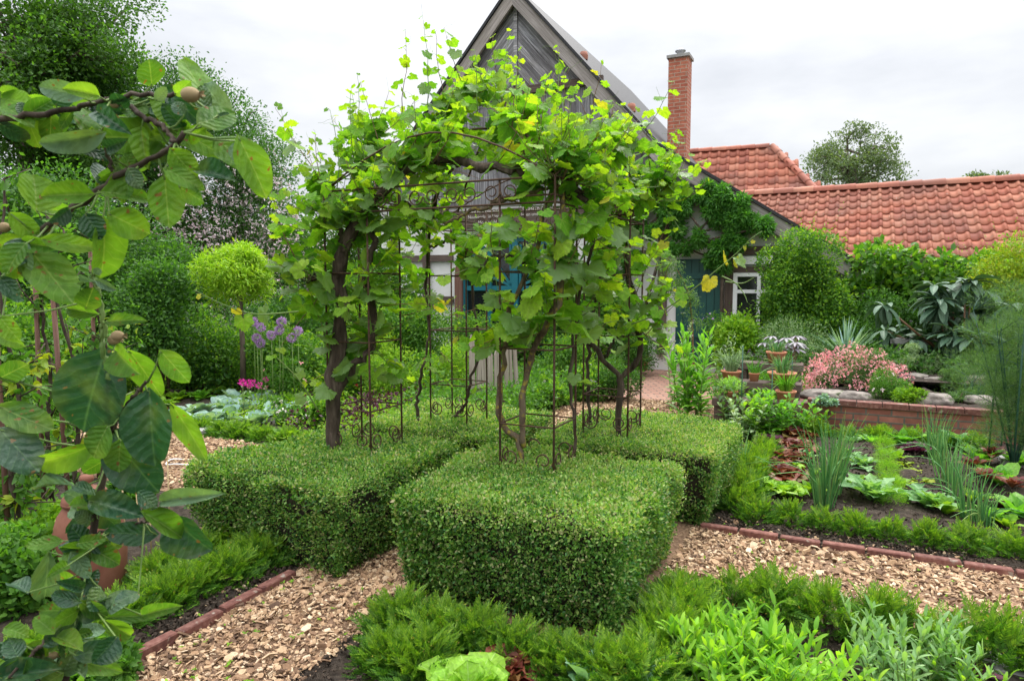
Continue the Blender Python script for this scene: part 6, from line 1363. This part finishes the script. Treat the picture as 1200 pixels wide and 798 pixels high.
# ------------------------------------------------------------------ espalier fruit trees at the left edge
T_SM = [grid_leaf(ovate(.26, .45, .9), 5, 2, cup=.3, curl=c, seed=i) for i, c in enumerate((.3, .6))]
def espalier(label, px, d, top, seed, lean=0.):
    base = at(px, 600, d)*[1, 1, 0]; root = thing('espalier_tree', label, 'fruit tree', base, 0, 'young fruit trees tied to poles'); mb = MB(); mb.tube([(0, 0, 0), (lean*.5, 0, top*.5), (lean, 0, top)], .016, 8); mb.build('pole', M['redbeam'], root)
    tk = MB(); lf = MB(); q = smooth([(.06, .03, 0), (.05, .0, .5), (.09, .02, 1.0), (.03+lean, .0, 1.5), (.08+lean, .02, top+.2)], 24, .008); tk.tube(q, np.linspace(.018, .006, 24), 7)
    for k in range(30):
        c = q[rng.integers(3, 24)]; e = c+nrm(rng.normal(size=3)*[1, .6, .5]+[0, 0, .3])*rng.uniform(.12, .42); m_ = (c+e)/2+rng.normal(size=3)*.02; tk.tube([c, m_, e], [.006, .004, .002], 5)
        n = rng.integers(7, 15); t = rng.random((n, 1)); P = c+(e-c)*t+rng.normal(size=(n, 3))*.015; tip = nrm(rv(n)+[0, 0, -.2]); yl = rng.random() < .2
        for j in range(2): lf.scatter(T_SM[j], P[j::2], frames(tip, nrm(rv(n)*.6+[0, 0, 1]))[j::2], rng.uniform(.045, .085, len(P[j::2])), 1 if yl else 0)
    tk.build('trunk', M['vinebark'], root); lf.build('crown', [M['shrubmid'], M['yellowgreen']], root)
espalier('young fruit tree tied to a brown pole, at the very left edge', 8, 3.9, 2.0, 1)
espalier('young fruit tree on a brown pole, second from the left edge', 52, 4.6, 1.9, 2, .03)
espalier('young fruit tree on a brown pole nearest the forcing pot', 82, 4.3, 1.75, 3, -.04)
espalier('young fruit tree on a pole, behind and right of the others', 118, 5.6, 1.9, 4, .02)
for px, d, rx, h, m_, lab in ((10, 3.3, .3, .5, 'shrubmid', 'leafy plant in the lower left corner under the espalier'), (50, 3.9, .3, .35, 'shrubbright', 'yellow-green low plant between the espalier poles'), (-10, 4.6, .5, .8, 'shrubmid', 'bushy plant at the left edge behind the first pole'), (60, 5.6, .5, .5, 'shrubmid', 'low bush behind the forcing pot'), (150, 4.9, .22, .22, 'shrubmid', 'low tuft between canes and the left box block'), (110, 2.6, .2, .2, 'shrubmid', 'small leafy plant at the bottom left beside the yew row')):
    mound('perennial_plant', lab, 'perennial', at(px, 600, d)*[1, 1, 0], rx, rx, h, 3500, .03, .06, m_, T_OVAL)
# low ground cover closing the far beds
def cover(label, a0, a1, b0, b1, z, n, zmax, mat, s0=.04, s1=.08):
    mb = MB(); C = np.stack([rng.uniform(a0, a1, 260), rng.uniform(b0, b1, 260)], -1); cen = C[:, :1]*E1+C[:, 1:]*E2; cen[:, 2] = z+rng.uniform(.02, zmax, 260); clump_leaves(mb, cen, rng.uniform(.10, .26, 260), n, T_DIA, s0, s1, 0, shell=.3); P = W((a0+a1)/2, (b0+b1)/2)
    tag(mb.build('ground_cover', M[mat], loc=P), label, 'ground cover', kind='stuff')
cover('low mixed green ground cover on the far left beds', -10, -3.4, 7.6, 12.5, 0, 26000, .3, 'shrubmid')
cover('low dark ground cover at the far left beyond the ball tree', -16, -8, 3, 14, 0, 20000, .5, 'shrubdark', .06, .1)
cover('low ground cover under the house wall', -1.0, 5.5, 10.2, 12.6, .42, 24000, .2, 'shrubdark')
cover('dark purple and green seedlings between the cabbages', -5.6, -3.6, 5.6, 7.6, 0, 5000, .08, 'purple', .04, .06)
cover('low fresh green seedlings filling the cabbage bed', -6.8, -3.6, 5.4, 8.2, 0, 6000, .04, 'shrubbright', .03, .06)
cover('low green ground cover just behind the rear box block', -4.6, -3.3, 5.3, 6.6, 0, 9000, .12, 'shrubbright', .03, .055)
cover('sparse ground cover between terrace and plant stand', -1.5, -.4, 8.8, 11.5, 0, 14000, .3, 'shrubmid', .03, .06)
cover('ground cover behind the arbour left of the path', -4.6, -3.3, 6.2, 9.5, 0, 14000, .25, 'shrubmid', .03, .06)

# ------------------------------------------------------------------ quince branches close to the camera
QB = W(-2.0, .35); QB = np.array([-1.05, .55, 0.])
qt = thing('quince_tree', 'quince branches with large soft leaves hanging in from the left, nearest the camera', 'tree', QB)
wood = MB(); young = MB(); BRQ = []; petm = MB()
def z1(x, y): return x/1.995, y/1.995
def z2(x, y): return x/1.909, y/1.909+380
def br(pts, zf, d0, d1, r0, r1, mb=wood, n=30):
    P = [at(*zf(*p), d0+(d1-d0)*i/(len(pts)-1)) for i, p in enumerate(pts)]; q = smooth(P, n, .0012); BRQ.append(q); mb.tube(q, np.linspace(r0, r1, n)*(1+.12*wob(q*40)), 8); return P
br([(-150, 300), (0, 279), (90, 270), (170, 255), (215, 243), (300, 222), (380, 225), (430, 215)], z1, .9, .86, .0042, .0026)
br([(-160, 650), (0, 600), (60, 570), (110, 530), (170, 490), (200, 468), (240, 435), (290, 400), (350, 372), (400, 345), (430, 310)], z1, .98, .84, .0055, .003)
br([(285, 240), (340, 275), (385, 300), (410, 335)], z1, .9, .84, .0035, .0025)
br([(215, 243), (240, 300), (255, 370), (262, 400)], z1, .9, .9, .003, .002)
br([(100, 860), (140, 798), (160, 700), (180, 600), (205, 470), (230, 350), (245, 260), (250, 180)], z2, 1.05, .95, .0075, .0042)
br([(250, 790), (232, 700), (220, 650), (218, 630)], z1, .92, .9, .0030, .0022, young)
br([(250, 180), (245, 120), (232, 70), (228, 0)], z2, .95, .92, .004, .003, young)
br([(205, 470), (260, 455), (330, 440)], z2, 1.0, .95, .0025, .0015)
br([(175, 620), (120, 690), (70, 740), (20, 790)], z2, 1.02, .95, .004, .002)
br([(250, 240), (270, 200), (300, 160), (330, 130)], z2, .96, .93, .003, .002)
QL = MB()
def ql(zf, bx, by, tx, ty, w_, mat=0, d=.88, roll=None, dd=None):
    d = d+random.uniform(-.05, .05); dd = random.uniform(-.035, .035) if dd is None else dd
    a = at(*zf(bx, by), d); b = at(*zf(tx, ty), d+dd); ln = np.linalg.norm(b-a); sc_ = 1.995 if zf is z1 else 1.909; wm = w_/sc_*d/800
    y = nrm(b-a); view = nrm(np.array([0, 0, CAMH])-a); roll = random.uniform(-.75, .75) if roll is None else roll
    n0 = nrm(view-y*(view@y)); s_ = np.cross(y, n0); n_ = n0*math.cos(roll)+s_*math.sin(roll)
    if n_[2] < -.2 and random.random() < .6: n_ = n0
    bq = np.concatenate(BRQ); j_ = np.argmin(np.linalg.norm(bq-a, axis=1)); c_ = bq[j_]
    if np.linalg.norm(c_-a) < .16: petm.tube([c_, c_*.5+a*.5-UZ*.004, a, a+(b-a)*.06], [.0016, .0012, .0011, .0008], 5)
    Tm = T_QUINCE[random.randrange(5)]; k = min(1.7, .92*wm/(.70*ln)/max(.6, math.cos(roll)))
    QL.scatter(Tm, [a], frames(y, n_)[None], np.array([[ln*k, ln*1.03, ln*.9]]), mat)
L1 = [(355, 200, 350, 140, 70, 0), (490, 245, 430, 158, 62, 0), (380, 205, 468, 285, 58, 1), (200, 225, 78, 200, 42, 2), (230, 225, 150, 205, 38, 0), (0, 230, 75, 245, 50, 0), (240, 312, 85, 350, 55, 2), (390, 325, 248, 320, 78, 0), (465, 290, 548, 262, 62, 0), (540, 285, 475, 195, 62, 2), (420, 305, 520, 362, 60, 0), (505, 325, 585, 390, 68, 0), (558, 322, 630, 462, 78, 0), (385, 415, 395, 527, 82, 0), (400, 350, 455, 412, 64, 0), (385, 395, 475, 440, 44, 0), (420, 438, 472, 472, 44, 0), (465, 400, 540, 412, 44, 1), (180, 335, 258, 372, 34, 1), (85, 494, 85, 403, 92, 0), (215, 455, 95, 455, 54, 0), (240, 450, 352, 455, 44, 0), (255, 500, 352, 548, 66, 0), (240, 515, 258, 662, 80, 0), (200, 502, 236, 560, 44, 1), (100, 560, 222, 582, 46, 0), (75, 590, 168, 702, 98, 0), (25, 500, 86, 562, 54, 0), (0, 590, 62, 648, 64, 0), (228, 735, 148, 718, 42, 0), (248, 752, 328, 744, 30, 0), (200, 720, 215, 680, 48, 0), (222, 660, 162, 655, 18, 2), (225, 655, 272, 680, 22, 2), (220, 640, 235, 630, 20, 2), (230, 262, 292, 305, 46, 1), (190, 250, 236, 296, 54, 0), (290, 255, 270, 215, 40, 1), (330, 240, 300, 280, 50, 0), (300, 270, 360, 300, 50, 0), (350, 250, 400, 262, 40, 1), (270, 400, 368, 350, 40, 2), (385, 345, 300, 345, 44, 1), (430, 270, 405, 235, 34, 1), (410, 220, 440, 195, 30, 0), (365, 235, 390, 205, 26, 2), (0, 290, 70, 330, 40, 1), (0, 215, 45, 215, 50, 0), (10, 250, 70, 280, 40, 0), (130, 245, 170, 200, 36, 1), (160, 490, 120, 520, 34, 1), (60, 560, 20, 620, 60, 1), (0, 650, 60, 700, 40, 1), (330, 300, 340, 390, 44, 0), (300, 395, 330, 440, 40, 1), (440, 320, 480, 300, 40, 0), (0, 740, 40, 798, 46, 0), (250, 345, 290, 330, 36, 1), (215, 300, 190, 350, 36, 0), (480, 260, 470, 200, 40, 1), (510, 270, 540, 300, 40, 1), (560, 330, 590, 400, 60, 2)]
L2 = [(235, 62, 170, 250, 155, 1), (290, 60, 358, 150, 60, 0), (335, 150, 340, 322, 108, 1), (250, 240, 342, 382, 112, 1), (385, 180, 462, 292, 50, 0), (360, 60, 422, 130, 55, 0), (365, 395, 488, 378, 40, 2), (385, 430, 465, 515, 88, 1), (320, 420, 415, 475, 54, 0), (350, 470, 245, 465, 58, 1), (205, 395, 315, 425, 64, 1), (0, 185, 120, 242, 68, 0), (0, 235, 85, 328, 94, 1), (205, 270, 60, 335, 64, 0), (160, 360, 50, 350, 27, 2), (240, 230, 200, 300, 64, 0), (0, 10, 40, 50, 34, 0), (110, 510, 98, 625, 62, 2), (180, 610, 230, 600, 54, 1), (180, 620, 105, 605, 38, 1), (240, 640, 292, 598, 44, 2), (180, 620, 240, 657, 38, 0), (230, 655, 352, 650, 33, 0), (235, 662, 298, 702, 44, 0), (320, 650, 385, 630, 34, 0), (150, 745, 277, 778, 44, 0), (0, 790, 120, 768, 64, 1), (10, 680, 62, 690, 34, 0), (140, 485, 62, 500, 33, 0), (210, 380, 155, 350, 30, 1), (160, 510, 200, 560, 40, 2), (150, 540, 110, 560, 26, 0), (175, 490, 230, 480, 30, 0), (120, 690, 75, 650, 40, 0), (90, 720, 60, 770, 50, 1), (130, 700, 180, 720, 40, 0), (260, 700, 210, 760, 60, 1), (170, 740, 260, 720, 50, 1), (40, 745, 20, 700, 50, 1), (200, 440, 170, 420, 30, 1), (300, 150, 275, 200, 40, 0), (260, 60, 300, 110, 60, 0), (225, 590, 205, 640, 46, 1), (310, 600, 260, 620, 34, 1), (60, 600, 20, 560, 40, 1), (270, 260, 260, 330, 60, 0), (310, 375, 350, 410, 40, 1), (0, 120, 60, 90, 50, 0)]
for k in range(58):
    x, y = random.choice(((60, 270), (120, 262), (170, 255), (215, 243), (300, 222), (380, 225), (60, 570), (110, 530), (170, 490), (240, 435), (290, 400), (350, 372), (400, 345), (330, 275), (430, 300))); a = random.uniform(0, 6.28); l_ = random.uniform(45, 95)
    ql(z1, x, y, x+math.cos(a)*l_, y+math.sin(a)*l_*.8+12, l_*random.uniform(.45, .62), random.choice((0, 0, 0, 1, 2)), d=.93)
for k in range(74):
    x, y = random.choice(((140, 780), (150, 740), (160, 700), (175, 640), (185, 590), (200, 500), (205, 470), (218, 410), (100, 715), (60, 750), (240, 300))); a = random.uniform(0, 6.28); l_ = random.uniform(45, 90)
    ql(z2, x, y, x+math.cos(a)*l_, y+math.sin(a)*l_*.7, l_*random.uniform(.45, .62), random.choice((0, 0, 1, 1, 2)), d=1.0)
for l in L1: ql(z1, *l)
for l in L2: ql(z2, *l, d=.95)
wood.build('branch', M['vinebark'], qt, org=QB); young.build('green_shoot', M['cane'], qt, org=QB); petm.build('leaf_stalks', M['cane'], qt, org=QB)
QL.build('foliage', [M['quince'], M['quincedark'], M['quincegrey']], qt, org=QB)
mb = MB(); mb.tube([QB, QB+[-.02, .02, .5], QB+[.0, .1, .9], at(*z1(-160, 650), .98)], [.03, .026, .02, .0075], 8); mb.tube([QB+[.0, .1, .9], at(*z1(-150, 300), .9)], [.016, .006], 7); mb.tube([QB+[0, 0, .25], at(*z2(100, 860), 1.05)], [.015, .0075], 7); mb.build('trunk', M['vinebark'], qt, org=QB)
for zf, x, y, r_, d in ((z1, 445, 222, .013, .82), (z1, 268, 245, .007, .88), (z1, 10, 532, .010, .93), (z2, 255, 35, .010, .93), (z2, 118, 740, .009, 1.0), (z1, 275, 785, .010, .9)):
    c = at(*zf(x, y), d); mb = MB(); r_ *= .68; mb.add(IV*[r_*1.25, r_, r_]+c, [IF]); 
    for k in range(5): a = k*1.257; mb.scatter(T_OVAL, [c+np.array([r_*1.15, 0, 0])], frames(np.array([1.2, math.cos(a), math.sin(a)]), rv(1)[0])[None], np.array([r_*.9]))
    mb.build('fruit', M['fruit'], qt, org=QB)
